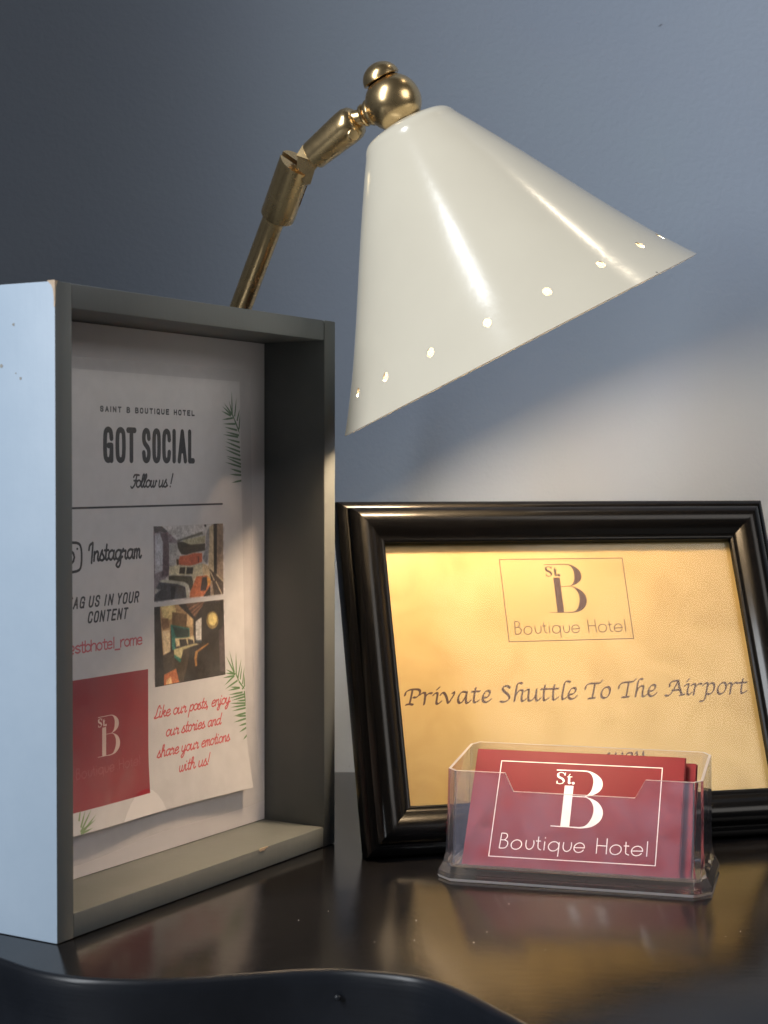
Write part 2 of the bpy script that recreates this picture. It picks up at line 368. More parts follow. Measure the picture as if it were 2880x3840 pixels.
PH1=[["d7d4d7",[912,1421,1390,1420,1391,1118,916,1117]],["968c96",[912,1421,967,1419,1068,1357,1068,1295,1012,1221,924,1169,916,1117]],["c8c8d4",[922,1392,957,1391,973,1352,970,1239,921,1230]],["6e5f69",[954,1389,1003,1392,1012,1335,1012,1217,963,1215,973,1245,975,1356]],["bebcbe",[1012,1351,1062,1349,1088,1311,1081,1291,1068,1255,1015,1257]],["5f585c",[912,1421,967,1419,1006,1396,993,1392,951,1400,922,1392]],["787670",[1065,1359,1241,1390,1245,1378,1102,1358,1072,1351]],["c8c3aa",[1102,1358,1262,1373,1260,1341,1159,1335,1115,1343]],["484238",[1068,1351,1102,1352,1159,1337,1260,1339,1260,1310,1169,1303,1128,1297,1095,1301,1072,1328]],["cd6e50",[1085,1293,1135,1295,1179,1302,1239,1300,1239,1263,1189,1254,1152,1251,1081,1258,1075,1271]],["55402e",[1061,1281,1078,1281,1078,1258,1065,1258]],["7a4030",[1209,1285,1217,1285,1217,1263,1209,1263]],["ded7be",[1015,1255,1075,1257,1152,1249,1239,1256,1241,1208,1176,1203,1169,1210,1012,1219]],["463e37",[1085,1247,1123,1246,1118,1219,1080,1222]],["463e37",[1133,1245,1176,1243,1172,1216,1128,1218]],["d8d0b8",[1162,1215,1241,1210,1203,1204,1179,1174,1174,1193]],["585548",[1009,1215,1035,1217,1165,1206,1176,1185,1176,1162,1158,1142,1142,1174,1121,1184,1012,1200]],["cdcdc3",[947,1198,970,1204,1118,1185,1145,1170,1147,1120,1128,1119,1125,1165,1068,1179,953,1194]],["555862",[931,1177,950,1194,1068,1179,1121,1165,1131,1119,1048,1119,916,1117,918,1141]],["34363e",[1025,1175,1055,1171,1048,1119,1025,1118]],["b0b0b4",[916,1170,963,1164,921,1145]],["d7825a",[1200,1204,1272,1204,1300,1186,1297,1155,1248,1118,1152,1118,1155,1142,1179,1174]],["46373c",[1241,1198,1272,1198,1276,1166,1265,1142,1227,1142,1231,1163]],["f0b464",[1272,1198,1293,1197,1302,1182,1297,1165,1277,1158]],["cdbea5",[1290,1408,1322,1419,1325,1210,1283,1235]],["96969e",[1266,1373,1290,1412,1290,1324,1276,1248,1241,1277,1262,1314]],["dcc8a8",[1239,1256,1276,1248,1290,1229,1300,1186,1272,1204,1243,1206]],["231e1c",[1321,1420,1345,1420,1346,1205,1323,1214]],["a59182",[1345,1420,1390,1419,1391,1170,1343,1205]],["50413a",[1290,1231,1322,1214,1343,1205,1391,1170,1391,1118,1321,1118,1300,1186]],["c8b8a0",[1290,1222,1299,1222,1330,1180,1322,1177]],["c8b8a0",[1336,1203,1346,1205,1391,1177,1391,1168]],["c8b8a0",[1332,1176,1341,1177,1384,1119,1375,1119]],["b09a88",[1300,1182,1311,1179,1323,1119,1300,1117]],["2c2828",[1254,1419,1268,1419,1268,1409,1255,1409]],["2c2426",[1297,1159,1298,1118,1248,1117]]]
PH2=[["30282a",[916,1096,1392,1094,1406,771,921,772]],["be9e78",[952,1095,1071,1096,1178,1027,1178,948,1046,959,1023,1014,1022,906,972,895]],["ebd7a0",[959,1095,1047,1095,1060,1068,1023,1035,972,1051]],["785f46",[1033,1066,1129,1052,1143,993,1033,1013]],["8a6a4c",[962,1046,1006,1043,1016,1006,969,997]],["e6d2b0",[969,993,1016,996,1022,906,975,896]],["ebcda0",[1136,1052,1175,1027,1171,993,1129,1001]],["32807c",[1023,1016,1150,991,1150,952,1074,957,1053,954,1056,910,1033,912]],["2d4b4b",[1036,1009,1147,987,1143,955,1060,960]],["6e503e",[1122,1095,1257,1094,1189,1031,1171,1045]],["b08068",[1140,1071,1221,1095,1232,1095,1150,1068]],["b08068",[1161,1056,1242,1091,1248,1090,1168,1052]],["a07860",[1175,1045,1242,1081,1244,1077,1180,1040]],["e1dcd7",[1192,1017,1235,1032,1235,932,1194,938]],["3c4a54",[1194,938,1235,933,1235,922,1196,929]],["302824",[1235,1034,1250,1087,1392,1094,1406,771,1108,773,1108,903,1196,914,1235,921]],["9a8450",[1355,1009,1352,1024,1342,1037,1328,1047,1311,1051,1294,1049,1280,1042,1271,1030,1267,1016,1271,1001,1280,988,1294,979,1311,974,1328,976,1342,983,1352,995,1355,1009]],["f0dc96",[1345,1014,1343,1025,1336,1034,1325,1041,1313,1044,1301,1043,1290,1038,1283,1029,1281,1019,1283,1009,1290,999,1300,992,1313,989,1325,990,1335,996,1343,1004,1345,1014]],["e6d7af",[1050,959,1122,955,1182,958,1185,926,1087,922,1060,922]],["3c3430",[1081,950,1126,948,1136,921,1087,922]],["3c3430",[1139,947,1175,939,1178,926,1143,925]],["d7cda0",[1044,913,1108,920,1192,925,1221,918,1160,913,1108,905,1094,870,1046,889]],["3c8273",[1046,892,1094,868,1091,851,1046,879]],["4c443a",[972,895,1043,902,1046,877,1091,849,1070,832,978,816]],["554838",[1066,832,1101,869,1108,903,1153,911,1136,834,1108,775,1080,775]],["cd7d50",[978,816,1060,833,1080,775,978,773]],["f0c896",[995,794,1025,803,1032,775,992,774]],["b88a50",[1282,919,1285,913,1235,895,1208,885,1201,859,1203,829,1190,828,1183,861,1190,891,1231,904]],["55484b",[1355,965,1396,984,1406,784,1366,788]],["2d2a28",[916,1096,951,1096,978,772,921,772]]]
LF1=[[1448,1880,1379,1899],[1452,1884,1386,1919],[1456,1887,1398,1933],[1459,1889,1436,1943],[1459,1891,1454,1985],[1477,1878,1491,1959],[1495,1860,1516,1912],[1463,1871,1382,1861],[1483,1846,1390,1844],[1494,1819,1401,1831],[1502,1790,1390,1799],[1510,1797,1409,1811],[1514,1767,1413,1781],[1518,1744,1405,1770],[1518,1726,1405,1749],[1520,1709,1405,1736],[1522,1691,1413,1707],[1524,1673,1417,1700],[1524,1661,1405,1681],[1524,1639,1440,1654],[1526,1625,1440,1629],[1528,1602,1455,1593],[1502,1815,1516,1843],[1510,1826,1518,1893],[1456,1891,1487,1847],[1479,1860,1518,1801]]
LF2=[[1480,764,1410,793],[1473,772,1436,871],[1470,775,1411,850],[1487,763,1485,863],[1500,746,1526,829],[1517,738,1531,800],[1535,716,1550,794],[1480,766,1400,778],[1473,759,1386,759],[1473,759,1396,724],[1497,736,1403,708],[1514,702,1423,700],[1514,702,1440,714],[1535,680,1429,681],[1548,670,1429,666],[1555,659,1450,654],[1557,643,1487,647],[1557,630,1439,643],[1558,621,1443,625],[1558,609,1453,608],[1558,587,1466,584],[1559,574,1480,582],[1560,562,1466,557],[1561,540,1504,537],[1562,522,1507,509],[1565,489,1534,473],[1487,763,1514,722],[1507,731,1555,688],[1548,704,1550,756],[1531,694,1557,709],[1548,684,1558,623]]
LF3=[[442,275,535,330],[439,284,511,353],[439,296,475,354],[433,281,529,311],[433,273,505,283],[433,321,451,365]]
# ------------------------------------------------------------------ materials


class Mat:
    def __init__(self, name):
        self.m = bpy.data.materials.new(name)
        self.m.use_nodes = True
        self.nt = self.m.node_tree
        self.b = self.nt.nodes['Principled BSDF']
        self.out = self.nt.nodes['Material Output']

    def n(self, t, **kw):
        nd = self.nt.nodes.new(t)
        for k, v in kw.items():
            if k.startswith('i_'):
                nd.inputs[k[2:].replace('_', ' ')].default_value = v
            else:
                setattr(nd, k, v)
        return nd

    def l(self, a, b):
        self.nt.links.new(a, b)

    def set(self, **kw):
        for k, v in kw.items():
            k = k.replace('_', ' ')
            self.b.inputs[k].default_value = (*v, 1) if isinstance(v, tuple) and len(v) == 3 else v
        return self

    def coords(self, scale=(1, 1, 1), rot=(0, 0, 0), kind='Object'):
        tc = self.n('ShaderNodeTexCoord')
        mp = self.n('ShaderNodeMapping')
        mp.inputs['Scale'].default_value = scale
        mp.inputs['Rotation'].default_value = rot
        self.l(tc.outputs[kind], mp.inputs['Vector'])
        return mp.outputs[0]

    def noise(self, scale, detail=4, rough=.6, vec=None, dist=0.0):
        nz = self.n('ShaderNodeTexNoise')
        nz.inputs['Scale'].default_value = scale
        nz.inputs['Detail'].default_value = detail
        nz.inputs['Roughness'].default_value = rough
        nz.inputs['Distortion'].default_value = dist
        self.l(vec or self.coords(), nz.inputs['Vector'])
        return nz.outputs['Fac']

    def ramp(self, fac, stops):
        r = self.n('ShaderNodeValToRGB')
        el = r.color_ramp.elements
        while len(el) < len(stops):
            el.new(.5)
        for e, (p, c) in zip(el, stops):
            e.position = p
            e.color = (*c, 1) if len(c) == 3 else c
        self.l(fac, r.inputs[0])
        return r.outputs[0]

    def rng(self, fac, a, b, lo=0.3, hi=0.7):
        r = self.n('ShaderNodeMapRange')
        r.inputs['From Min'].default_value = lo; r.inputs['From Max'].default_value = hi
        r.inputs['To Min'].default_value = a; r.inputs['To Max'].default_value = b
        self.l(fac, r.inputs[0])
        return r.outputs[0]

    def bump(self, h, dist=0.0005, strength=.3, prev=None):
        b = self.n('ShaderNodeBump')
        b.inputs['Strength'].default_value = strength
        b.inputs['Distance'].default_value = dist
        self.l(h, b.inputs['Height'])
        if prev:
            self.l(prev, b.inputs['Normal'])
        self.l(b.outputs[0], self.b.inputs['Normal'])
        return b.outputs[0]

    def mix(self, fac, a, b):
        x = self.n('ShaderNodeMix', data_type='RGBA')
        for v, s in ((fac, 0), (a, 6), (b, 7)):
            if isinstance(v, (int, float)):
                x.inputs[s].default_value = v
            elif isinstance(v, tuple):
                x.inputs[s].default_value = (*v, 1)
            else:
                self.l(v, x.inputs[s])
        return x.outputs[2]


def m_wall():
    M = Mat('wall_paint').set(Roughness=.62)
    M.l(M.ramp(M.noise(3.5, 5), [(.3, (.235, .275, .345)), (.7, (.25, .29, .36))]), M.b.inputs['Base Color'])
    M.l(M.ramp(M.noise(7, 6, .6), [(.3, (.245, .295, .380)), (.5, (.258, .305, .385)), (.7, (.262, .315, .388))]), M.b.inputs['Base Color'])
    M.bump(M.noise(330, 5, .6), .0010, .26)
    return M.m


def m_box(name='grey_box_paint', lo=(.130, .142, .145), hi=(.145, .157, .160)):
    M = Mat(name).set(Roughness=.5)
    v = M.coords()
    c = M.ramp(M.noise(40, 5, vec=v), [(.3, lo), (.7, hi)])
    M.l(c, M.b.inputs['Base Color'])
    b1 = M.bump(M.noise(260, 4, vec=v), .0003, .18)
    M.bump(M.noise(5, 5, .7, M.coords((40, 40, 3))), .0006, .16, b1)
    return M.m


def m_table():
    M = Mat('black_table_paint').set(Specular_IOR_Level=.62)
    v = M.coords((20, 330, 20), (0, 0, R(28)))
    streak = M.noise(3.0, 5, .65, v)
    v2 = M.coords()
    M.l(M.ramp(M.noise(60, 5, vec=v2), [(.35, (.005, .005, .006)), (.75, (.010, .0095, .010))]), M.b.inputs['Base Color'])
    add = M.n('ShaderNodeMath', operation='ADD')
    M.l(M.rng(streak, .05, .15), add.inputs[0])
    M.l(M.rng(M.noise(22, 4, vec=v2), .0, .04), add.inputs[1])
    M.l(add.outputs[0], M.b.inputs['Roughness'])
    b1 = M.bump(streak, .0003, .11)
    M.bump(M.noise(55, 3, vec=v2), .0010, .06, b1)
    return M.m


def m_apron():
    M = Mat('blue_black_edge_paint').set(Roughness=.36, Specular_IOR_Level=.36)
    v = M.coords((6, 6, 90))
    M.l(M.ramp(M.noise(30, 4), [(.35, (.007, .0085, .012)), (.75, (.012, .014, .019))]), M.b.inputs['Base Color'])
    M.bump(M.noise(6, 5, vec=v), .0006, .22)
    return M.m


def m_brass():
    M = Mat('aged_brass').set(Metallic=.96)
    v = M.coords()
    M.l(M.ramp(M.noise(170, 6, .7, v), [(.25, (.60, .43, .22)), (.55, (.70, .51, .265)), (.8, (.73, .535, .28))]), M.b.inputs['Base Color'])
    M.l(M.rng(M.noise(120, 4, vec=v), .22, .31, .2, .8), M.b.inputs['Roughness'])
    return M.m


def m_shade():
    M = Mat('cream_enamel').set(Roughness=.17, Coat_Weight=.15, Coat_Roughness=.07)
    v = M.coords()
    base = M.ramp(M.noise(30, 4, vec=v), [(.3, (.665, .615, .50)), (.7, (.69, .64, .52))])
    vo = M.n('ShaderNodeTexVoronoi'); vo.inputs['Scale'].default_value = 55
    M.l(v, vo.inputs['Vector'])
    sp = M.n('ShaderNodeMath', operation='LESS_THAN'); sp.inputs[1].default_value = .028
    M.l(vo.outputs['Distance'], sp.inputs[0])
    ms = M.n('ShaderNodeMath', operation='MULTIPLY')
    M.l(sp.outputs[0], ms.inputs[0]); M.l(M.rng(M.noise(14, 2, vec=v), 0, .8, .44, .5), ms.inputs[1])
    M.l(M.mix(ms.outputs[0], base, (.12, .10, .08)), M.b.inputs['Base Color'])
    M.bump(M.noise(260, 4, .7, v), .0004, .09)
    return M.m


def simple(name, col, rough=.5, metal=0.0, var=.08, nscale=80, bump=.1, spec=.5):
    M = Mat(name).set(Metallic=metal, Specular_IOR_Level=spec)
    v = M.coords()
    nz = M.noise(nscale, 4, vec=v)
    M.l(M.ramp(nz, [(.3, tuple(c * (1 - var) for c in col)), (.7, tuple(min(c * (1 + var), 1) for c in col))]), M.b.inputs['Base Color'])
    M.l(M.rng(nz, rough * .96, rough * 1.04, .2, .8), M.b.inputs['Roughness'])
    if bump:
        M.bump(M.noise(nscale * 6, 3, vec=v), .0002, bump)
    return M.m


def m_print(name, im, rough=.6, mask=None):
    """paper whose print is the drawn sheet; mask = (paper colour builder, ink)"""
    M = Mat(name).set(Roughness=rough)
    tx = M.n('ShaderNodeTexImage', image=im, extension='EXTEND')
    uv = M.n('ShaderNodeUVMap')
    M.l(uv.outputs[0], tx.inputs[0])
    if mask:
        sep = M.n('ShaderNodeSeparateColor')
        M.l(tx.outputs[0], sep.inputs[0])
        M.l(M.mix(sep.outputs[0], mask(M), mask.ink), M.b.inputs['Base Color'])
    else:
        M.l(tx.outputs[0], M.b.inputs['Base Color'])
    return M.m


def m_thin(name, tint, rough, ior, haze, haze_col=(.5, .5, .55)):
    """thin clear plastic: lets light straight through and mirrors by Fresnel, with a faint diffuse haze."""
    M = Mat(name)
    M.nt.nodes.remove(M.b)
    tr = M.n('ShaderNodeBsdfTransparent'); tr.inputs[0].default_value = (*tint, 1)
    gl = M.n('ShaderNodeBsdfGlossy'); gl.inputs['Roughness'].default_value = rough
    gl.inputs[0].default_value = (1, 1, 1, 1)
    f0 = ((ior - 1) / (ior + 1)) ** 2
    lw = M.n('ShaderNodeLayerWeight'); lw.inputs[0].default_value = .5
    pw = M.n('ShaderNodeMath', operation='POWER'); pw.inputs[1].default_value = 5
    M.l(lw.outputs['Facing'], pw.inputs[0])
    fr = M.n('ShaderNodeMath', operation='MULTIPLY_ADD'); fr.inputs[1].default_value = .8 * (1 - f0); fr.inputs[2].default_value = f0
    M.l(pw.outputs[0], fr.inputs[0])
    mx = M.n('ShaderNodeMixShader')
    M.l(fr.outputs[0], mx.inputs[0]); M.l(tr.outputs[0], mx.inputs[1]); M.l(gl.outputs[0], mx.inputs[2])
    df = M.n('ShaderNodeBsdfDiffuse'); df.inputs[0].default_value = (*haze_col, 1)
    m2 = M.n('ShaderNodeMixShader')
    nz = M.n('ShaderNodeTexNoise'); nz.inputs['Scale'].default_value = 120
    tc = M.n('ShaderNodeTexCoord'); M.l(tc.outputs['Object'], nz.inputs['Vector'])
    M.l(M.rng(nz.outputs['Fac'], haze * .6, haze * 1.4), m2.inputs[0])
    M.l(mx.outputs[0], m2.inputs[1]); M.l(df.outputs[0], m2.inputs[2])
    M.l(m2.outputs[0], M.out.inputs[0])
    return M.m


def m_acrylic(name='clear_acrylic', haze=.07, hc=(.86, .86, .97)):
    M = Mat(name).set(Base_Color=(.97, .965, .995), Roughness=.02, IOR=1.49, Transmission_Weight=1.0)
    M.bump(M.noise(60, 3), .001, .12)
    df = M.n('ShaderNodeBsdfTranslucent'); df.inputs[0].default_value = (*hc, 1)
    d2 = M.n('ShaderNodeBsdfDiffuse'); d2.inputs[0].default_value = (*hc, 1)
    mm_ = M.n('ShaderNodeMixShader'); mm_.inputs[0].default_value = .5
    M.l(df.outputs[0], mm_.inputs[1]); M.l(d2.outputs[0], mm_.inputs[2])
    mx = M.n('ShaderNodeMixShader'); mx.inputs[0].default_value = haze
    M.l(M.b.outputs[0], mx.inputs[1]); M.l(mm_.outputs[0], mx.inputs[2])
    M.l(mx.outputs[0], M.out.inputs[0])
    return M.m


WALL, BOX, TABLE, APRON, BRASS, SHADE = m_wall(), m_box(), m_table(), m_apron(), m_brass(), m_shade()
BOXSIDE = m_box('daylit_side_box_paint', (.36, .455, .565), (.39, .485, .595))  # daylight on the outer face is put into this paler blue
BLACK = simple('black_satin_lacquer', (.004, .004, .0045), .21, var=.06, nscale=200, bump=0, spec=.20)
INNER = simple('inner_shade_lacquer', (.24, .23, .20), .6, var=.04, bump=0)
LINER = simple('white_liner_paper', (.60, .58, .62), .6, var=.03, nscale=30)
BROWN = simple('brown_backing_board', (.16, .11, .07), .7)
CORD = simple('black_cord_rubber', (.015, .015, .015), .5)
WOOD = simple('bare_wood_chip', (.55, .42, .30), .7, var=.2, nscale=400)
DUSTM = simple('pale_dust_fleck', (.55, .53, .50), .8)
CARDEDGE = simple('white_card_core', (.60, .30, .28), .7)
SLEEVE = m_thin('clear_sleeve_film', (.95, .95, .95), .09, 1.22, .07, (.80, .80, .82))  # pale haze stands in for room light reflected off the film
PANE = m_thin('clear_frame_pane', (.98, .98, .97), .07, 1.28, .006)
THIN = m_thin('clear_acrylic_wall', (.965, .96, .975), .02, 1.45, .012, (.70, .70, .85))
FRONT = m_thin('hazed_acrylic_front', (.97, .96, .975), .03, 1.45, .075, (.66, .64, .78))  # lavender haze in the colour stands in for a reflection on the front
ACR = m_acrylic('clear_acrylic', .03, (.80, .80, 1.0))  # lavender haze stands in for window light refracted in the corners
ACRB = m_acrylic('clear_acrylic_base', .06, (.95, .90, .86))  # cream haze brightens the base in place of light caught inside it
ACRE = m_acrylic('glint_acrylic_edge', .55, (.98, .93, .93))  # pale haze paints the bright glint along the rim and base edge

# ------------------------------------------------------------------ setting: wall and table
WALL_Y = 0.8968
bm = bmesh.new()
add_box(bm, -1.6, 1.6, WALL_Y, WALL_Y + .12, -.75, 1.5)
o = obj('wall', bm, WALL)
o['kind'] = 'structure'; o['label'] = 'smooth blue grey painted wall behind the table'

bm = bmesh.new()
add_box(bm, -.87, -.748, .07, WALL_Y - .0005, -.75, 1.5)  # unseen wall added to darken the left part of the back wall
o = obj('shade_wall', bm, WALL)
o['kind'] = 'structure'; o['label'] = 'unseen blue grey wall added at the left to shade the back wall'

for (x_, z_, l_, ang_, nm_) in ((.1487, .4052, .0028, .5, 'wall_scuff'), (-.0187, .0032, .0014, 1.4, 'wall_scuff')):
    bm = bmesh.new()
    dx_, dz_ = math.cos(ang_) * l_ / 2, math.sin(ang_) * l_ / 2
    P4 = [(x_ - dx_, z_ - dz_), (x_ - dx_ * .2 + dz_ * .22, z_ - dz_ * .2 - dx_ * .22), (x_ + dx_, z_ + dz_), (x_ + dx_ * .3 - dz_ * .3, z_ + dz_ * .3 + dx_ * .3)]
    bm.faces.new([bm.verts.new((p[0], WALL_Y - .0002, p[1])) for p in P4])
    obj(nm_, bm, simple('faint_grey_mark', (.15, .17, .20), .8), bpy.data.objects['wall'], clean=False)

edge = [(-.744, .60), (-.60, .585), (-.48, .60), (-.38, .630), (-.30, .636), (-.21, .618), (-.165, .585), (-.1292, .5518), (-.1176, .5414), (-.1071, .5349), (-.0943, .5307), (-.079, .5294), (-.0643, .5309), (-.0496, .5346),
        (-.0392, .5375), (-.0272, .5400), (-.0157, .5406), (-.0042, .5385), (.0078, .5345), (.0153, .5295), (.0223, .5210), (.0291, .5098), (.0355, .4983), (.0404, .4893),
        (.055, .462), (.08, .43), (.12, .402), (.18, .388), (.26, .392), (.34, .41), (.42, .402), (.60, .385)]
E2 = [tuple(p) for p in cat(edge, 5)]
bm = bmesh.new()
TH = .034


def off(pts, d):
    out = []
    for i, p in enumerate(pts):
        a, b = np.array(pts[max(i - 1, 0)]), np.array(pts[min(i + 1, len(pts) - 1)])
        t = (b - a) / np.linalg.norm(b - a)
        out.append((p[0] + t[1] * d * 1.0, p[1] - t[0] * d))   # d > 0 : toward the camera
    return out


prof = [(-.0016, 0.0), (-.0008, -.00025), (-.0002, -.0009), (.0001, -.0018), (.0001, -.006), (-.0008, -.014), (-.0012, -.022), (-.0010, -.030), (-.002, -.034)]
rows = [[bm.verts.new((x, y, z)) for x, y in off(E2, d)] for d, z in prof]
back = [bm.verts.new((x, WALL_Y, 0)) for x, y in E2]
bback = [bm.verts.new((x, WALL_Y, -TH)) for x, y in E2]
n = len(E2)
for k in range(n - 1):
    f = bm.faces.new((back[k], back[k + 1], rows[0][k + 1], rows[0][k])); f.material_index = 0
    for a, b in zip(rows, rows[1:]):
        f = bm.faces.new((a[k], a[k + 1], b[k + 1], b[k])); f.material_index = 1
    f = bm.faces.new((rows[-1][k], rows[-1][k + 1], bback[k + 1], bback[k])); f.material_index = 1
for k in (0, n - 1):
    loop = [r[k] for r in rows] + [bback[k], back[k]]
    f = bm.faces.new(loop if k == 0 else list(reversed(loop))); f.material_index = 1
desk = thing('table', 'black painted table with a wavy moulded front edge against the wall', 'table')
top = obj('table_top', bm, [TABLE, APRON], desk, smooth=True, angle=35, clean=False)
# a hardened drip and a seam on the front edge
bm = bmesh.new()
add_lathe(bm, [(0, .0012), (.0003, .0011), (.0006, .0006), (.0007, 0)], (-.0150, .5393, -.0088), (.05, -1, .1), 16)
obj('paint_drip', bm, APRON, desk, smooth=True)
for x_ in (-.70, .52):
    bm = bmesh.new()
    add_lathe(bm, [(0, .018), (.3, .016), (.66, .013), (.716, .013)], (x_, .80, -TH - .0002), (0, 0, -1), 24)
    obj('leg', bm, APRON, desk, smooth=True, angle=40)
for x_ in (-.70, .52):
    bm = bmesh.new()
    add_lathe(bm, [(0, .018), (.3, .016), (.66, .013), (.716, .013)], (x_, .50 if x_ > 0 else .68, -TH - .0002), (0, 0, -1), 24)
    obj('leg', bm, APRON, desk, smooth=True, angle=40)
bm = bmesh.new()
add_box(bm, -1.6, 1.6, -1.2, WALL_Y, -.78, -.75)
o = obj('floor', bm, simple('grey_floor', (.16, .15, .14), .6)); o['kind'] = 'structure'
random.seed(4)
bm = bmesh.new()
spots = [(-.0206, .6126), (.0109, .5745), (.0316, .572), (-.031, .60), (.012, .60), (.037, .585)]
for k in range(13):
    x, y = spots[k] if k < len(spots) else (random.uniform(-.1, .13), random.uniform(.55, .64))
    r = random.uniform(.00012, .00026) * (1.2 if k < 6 else .7)
    vs = [bm.verts.new((x + r * random.uniform(.6, 1.3) * math.cos(t), y + r * random.uniform(.6, 1.3) * math.sin(t), .00015)) for t in [i * 1.047 for i in range(6)]]
    tv = bm.verts.new((x, y, .0004))
    for i in range(6):
        bm.faces.new((vs[i], vs[(i + 1) % 6], tv))
o = obj('dust', bm, DUSTM, clean=False); o['kind'] = 'stuff'; o['label'] = 'pale dust specks on the black table top'

# ------------------------------------------------------------------ shadow box on the left
BX, BY, BYAW, BW, BH, BT, BD = -.11322, .56846, 1.03971, .18134, .22987, .00888, .03145
ca, sa = math.cos(BYAW), math.sin(BYAW)
bmx = frame((BX, BY, 0.0002), (ca, sa, 0), (-sa, ca, 0), (0, 0, 1))   # local x along the front, y into the box, z up
box = thing('shadow_box', 'deep pale grey wooden box frame standing on edge at the left of the table', 'display box', bmx)
DEP = .044
bv = .0006


def board(nm, *a, **k):
    bm = bmesh.new(); add_box(bm, *a, bev=bv)
    return obj(nm, bm, BOX, box, smooth=True, angle=30)


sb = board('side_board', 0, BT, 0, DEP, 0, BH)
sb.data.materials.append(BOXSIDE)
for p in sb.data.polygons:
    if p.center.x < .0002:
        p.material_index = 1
sb['label'] = 'outer side board, coloured paler blue for the daylight on it'
board('side_board', BW - BT, BW, 0, DEP, 0, BH)
e = .00005
board('top_board', BT - e * 0 + .00002, BW - BT - .00002, .00015, DEP - .0002, BH - BT, BH - .0001)
board('bottom_board', BT + .00002, BW - BT - .00002, .00015, DEP - .0002, 0.0001, BT)
bm = bmesh.new(); add_box(bm, BT + .0003, BW - BT - .0003, BD, BD + .004, BT + .0003, BH - BT - .0003)
obj('back_panel', bm, LINER, box)
for nm, pts in (('paint_chip', [(-.0001, .0, BH - .009), (.0003, 0, BH - .007), (.0004, 0, BH - .0022), (.0011, 0, BH - .0008), (.0014, 0, BH + .00005), (-.0001, 0, BH + .00005)]),):
    bm = bmesh.new()
    a = [bm.verts.new((x, -.00012, z)) for x, y, z in pts]; b = [bm.verts.new((x, .0004, z)) for x, y, z in pts]
    bm.faces.new(a); bm.faces.new(list(reversed(b)))
    for i in range(len(a)):
        j = (i + 1) % len(a); bm.faces.new((a[i], b[i], b[j], a[j]))
    obj(nm, bm, WOOD, box)
bm = bmesh.new()
pts = [(-.00012, .0, BH - .009), (-.00012, .0, BH + .0002), (-.00012, .0035, BH + .0002), (-.00012, .0016, BH - .0014), (-.00012, .0008, BH - .003)]
bm.faces.new([bm.verts.new(p) for p in pts])
pts = [(-.0001, .0, BH + .00008), (.003, .0, BH + .00008), (.0016, .0022, BH + .00008), (-.0001, .006, BH + .00008)]
bm.faces.new([bm.verts.new(p) for p in pts])
obj('paint_chip', bm, WOOD, box, clean=False)
bm = bmesh.new()
pts = [(.1225, BT - .0005), (.1235, BT - .0011), (.1250, BT - .0009), (.1262, BT - .0012), (.1275, BT - .0005), (.1290, BT - .0003), (.1290, BT + .0001), (.1225, BT + .0001)]
bm.faces.new([bm.verts.new((x, -.00012, z)) for x, z in pts])
bm.faces.new([bm.verts.new((x, y, BT + .00012)) for x, y in ((.1225, -.0001), (.1290, -.0001), (.127, .0005), (.1240, .0004))])
obj('paint_chip', bm, WOOD, box, clean=False)
SCUFF = simple('grey_scuff', (.30, .29, .27), .7)
for y, z, r in ((.0247, .2012, .0007), (.0180, .1985, .0003), (.0158, .1966, .0006), (.0190, .2155, .0006)):
    bm = bmesh.new()
    bm.faces.new([bm.verts.new((-.00008, y + r * math.cos(t * .785) * random.uniform(.7, 1.2), z + r * math.sin(t * .785) * random.uniform(.7, 1.2))) for t in range(8)])
    obj('scuff_mark', bm, SCUFF, box, clean=False)

# ---- the printed poster in its clear sleeve, lying against the back of the box
white = np.array([.86, .85, .87])
ink = np.array([.16, .16, .19])
red = hexc('c8464e')
cv = Canvas(16, 168, 12, 216, 9, white)
spans = {}
caps(cv, 'SAINT B BOUTIQUE HOTEL', spread('SAINT B BOUTIQUE HOTEL', 58.8, 118.8, .42, 1.05, .3), 187.1, 2.35, .58, ink * 1.4)
gs = [(60.6, 66.6), (67.9, 74.0), (74.4, 80.6), (84.0, 89.6), (90.6, 96.0), (97.0, 102.7), (103.6, 106.0), (107.1, 113.5), (114.2, 118.9)]
caps(cv, 'GOT SOCIAL', gs, 167.4, 14.1, 2.25, ink * .9)
text(cv, 'Follow us !', SCRIPT, 77.6, 103.2, 157.9, 2.75, .75, ink, .22)
cv.strokes([[(20, 150.3), (138.4, 150.3)]], .75, ink, smooth=False)
text(cv, 'Instagram', SCRIPT, 52.2, 83.2, 129.9, 3.6, .95, ink, .03)
rr = [(47.2 - 10, 137.2), (45.2, 137.2), (47.8, 135.0), (47.8, 128.6), (45.2, 126.4), (35.2, 126.4), (32.8, 128.6), (32.8, 135), (35.2, 137.2), (37.2, 137.2)]
cv.strokes([rr], 1.0, ink, n=3)
cv.strokes([[(40.3 + 3.7 * math.cos(t * .5236), 131.8 + 2.9 * math.sin(t * .5236)) for t in range(13)]], .95, ink, smooth=False)
cv.strokes([[(45.6, 134.9), (45.65, 134.9)]], .9, ink, smooth=False)
caps(cv, 'TAG US IN YOUR', spread('TAG US IN YOUR', 39.5, 81.6, .28, .55, .7), 112.1, 4.6, .75, ink * 1.15, .2)
caps(cv, 'CONTENT', spread('CONTENT', 51.2, 74.6, .28, .5, .7), 106.1, 4.6, .75, ink * 1.15, .2)
text(cv, '@stbhotel_rome', SANS, 39.0, 84.3, 95.4, 2.75, .62, hexc('cc6470'))
cv.poly([(30, 35.4), (87.7, 35.2), (87.6, 85.0), (30, 85.2)], hexc('9a3440'))
for c_, q in PH1:
    cv.poly(np.array(q) / 10, hexc(c_))
for c_, q in PH2:
    cv.poly(np.array(q) / 10, hexc(c_))
cv.blur(91.6, 139.6, 77.6, 141.8, 2)
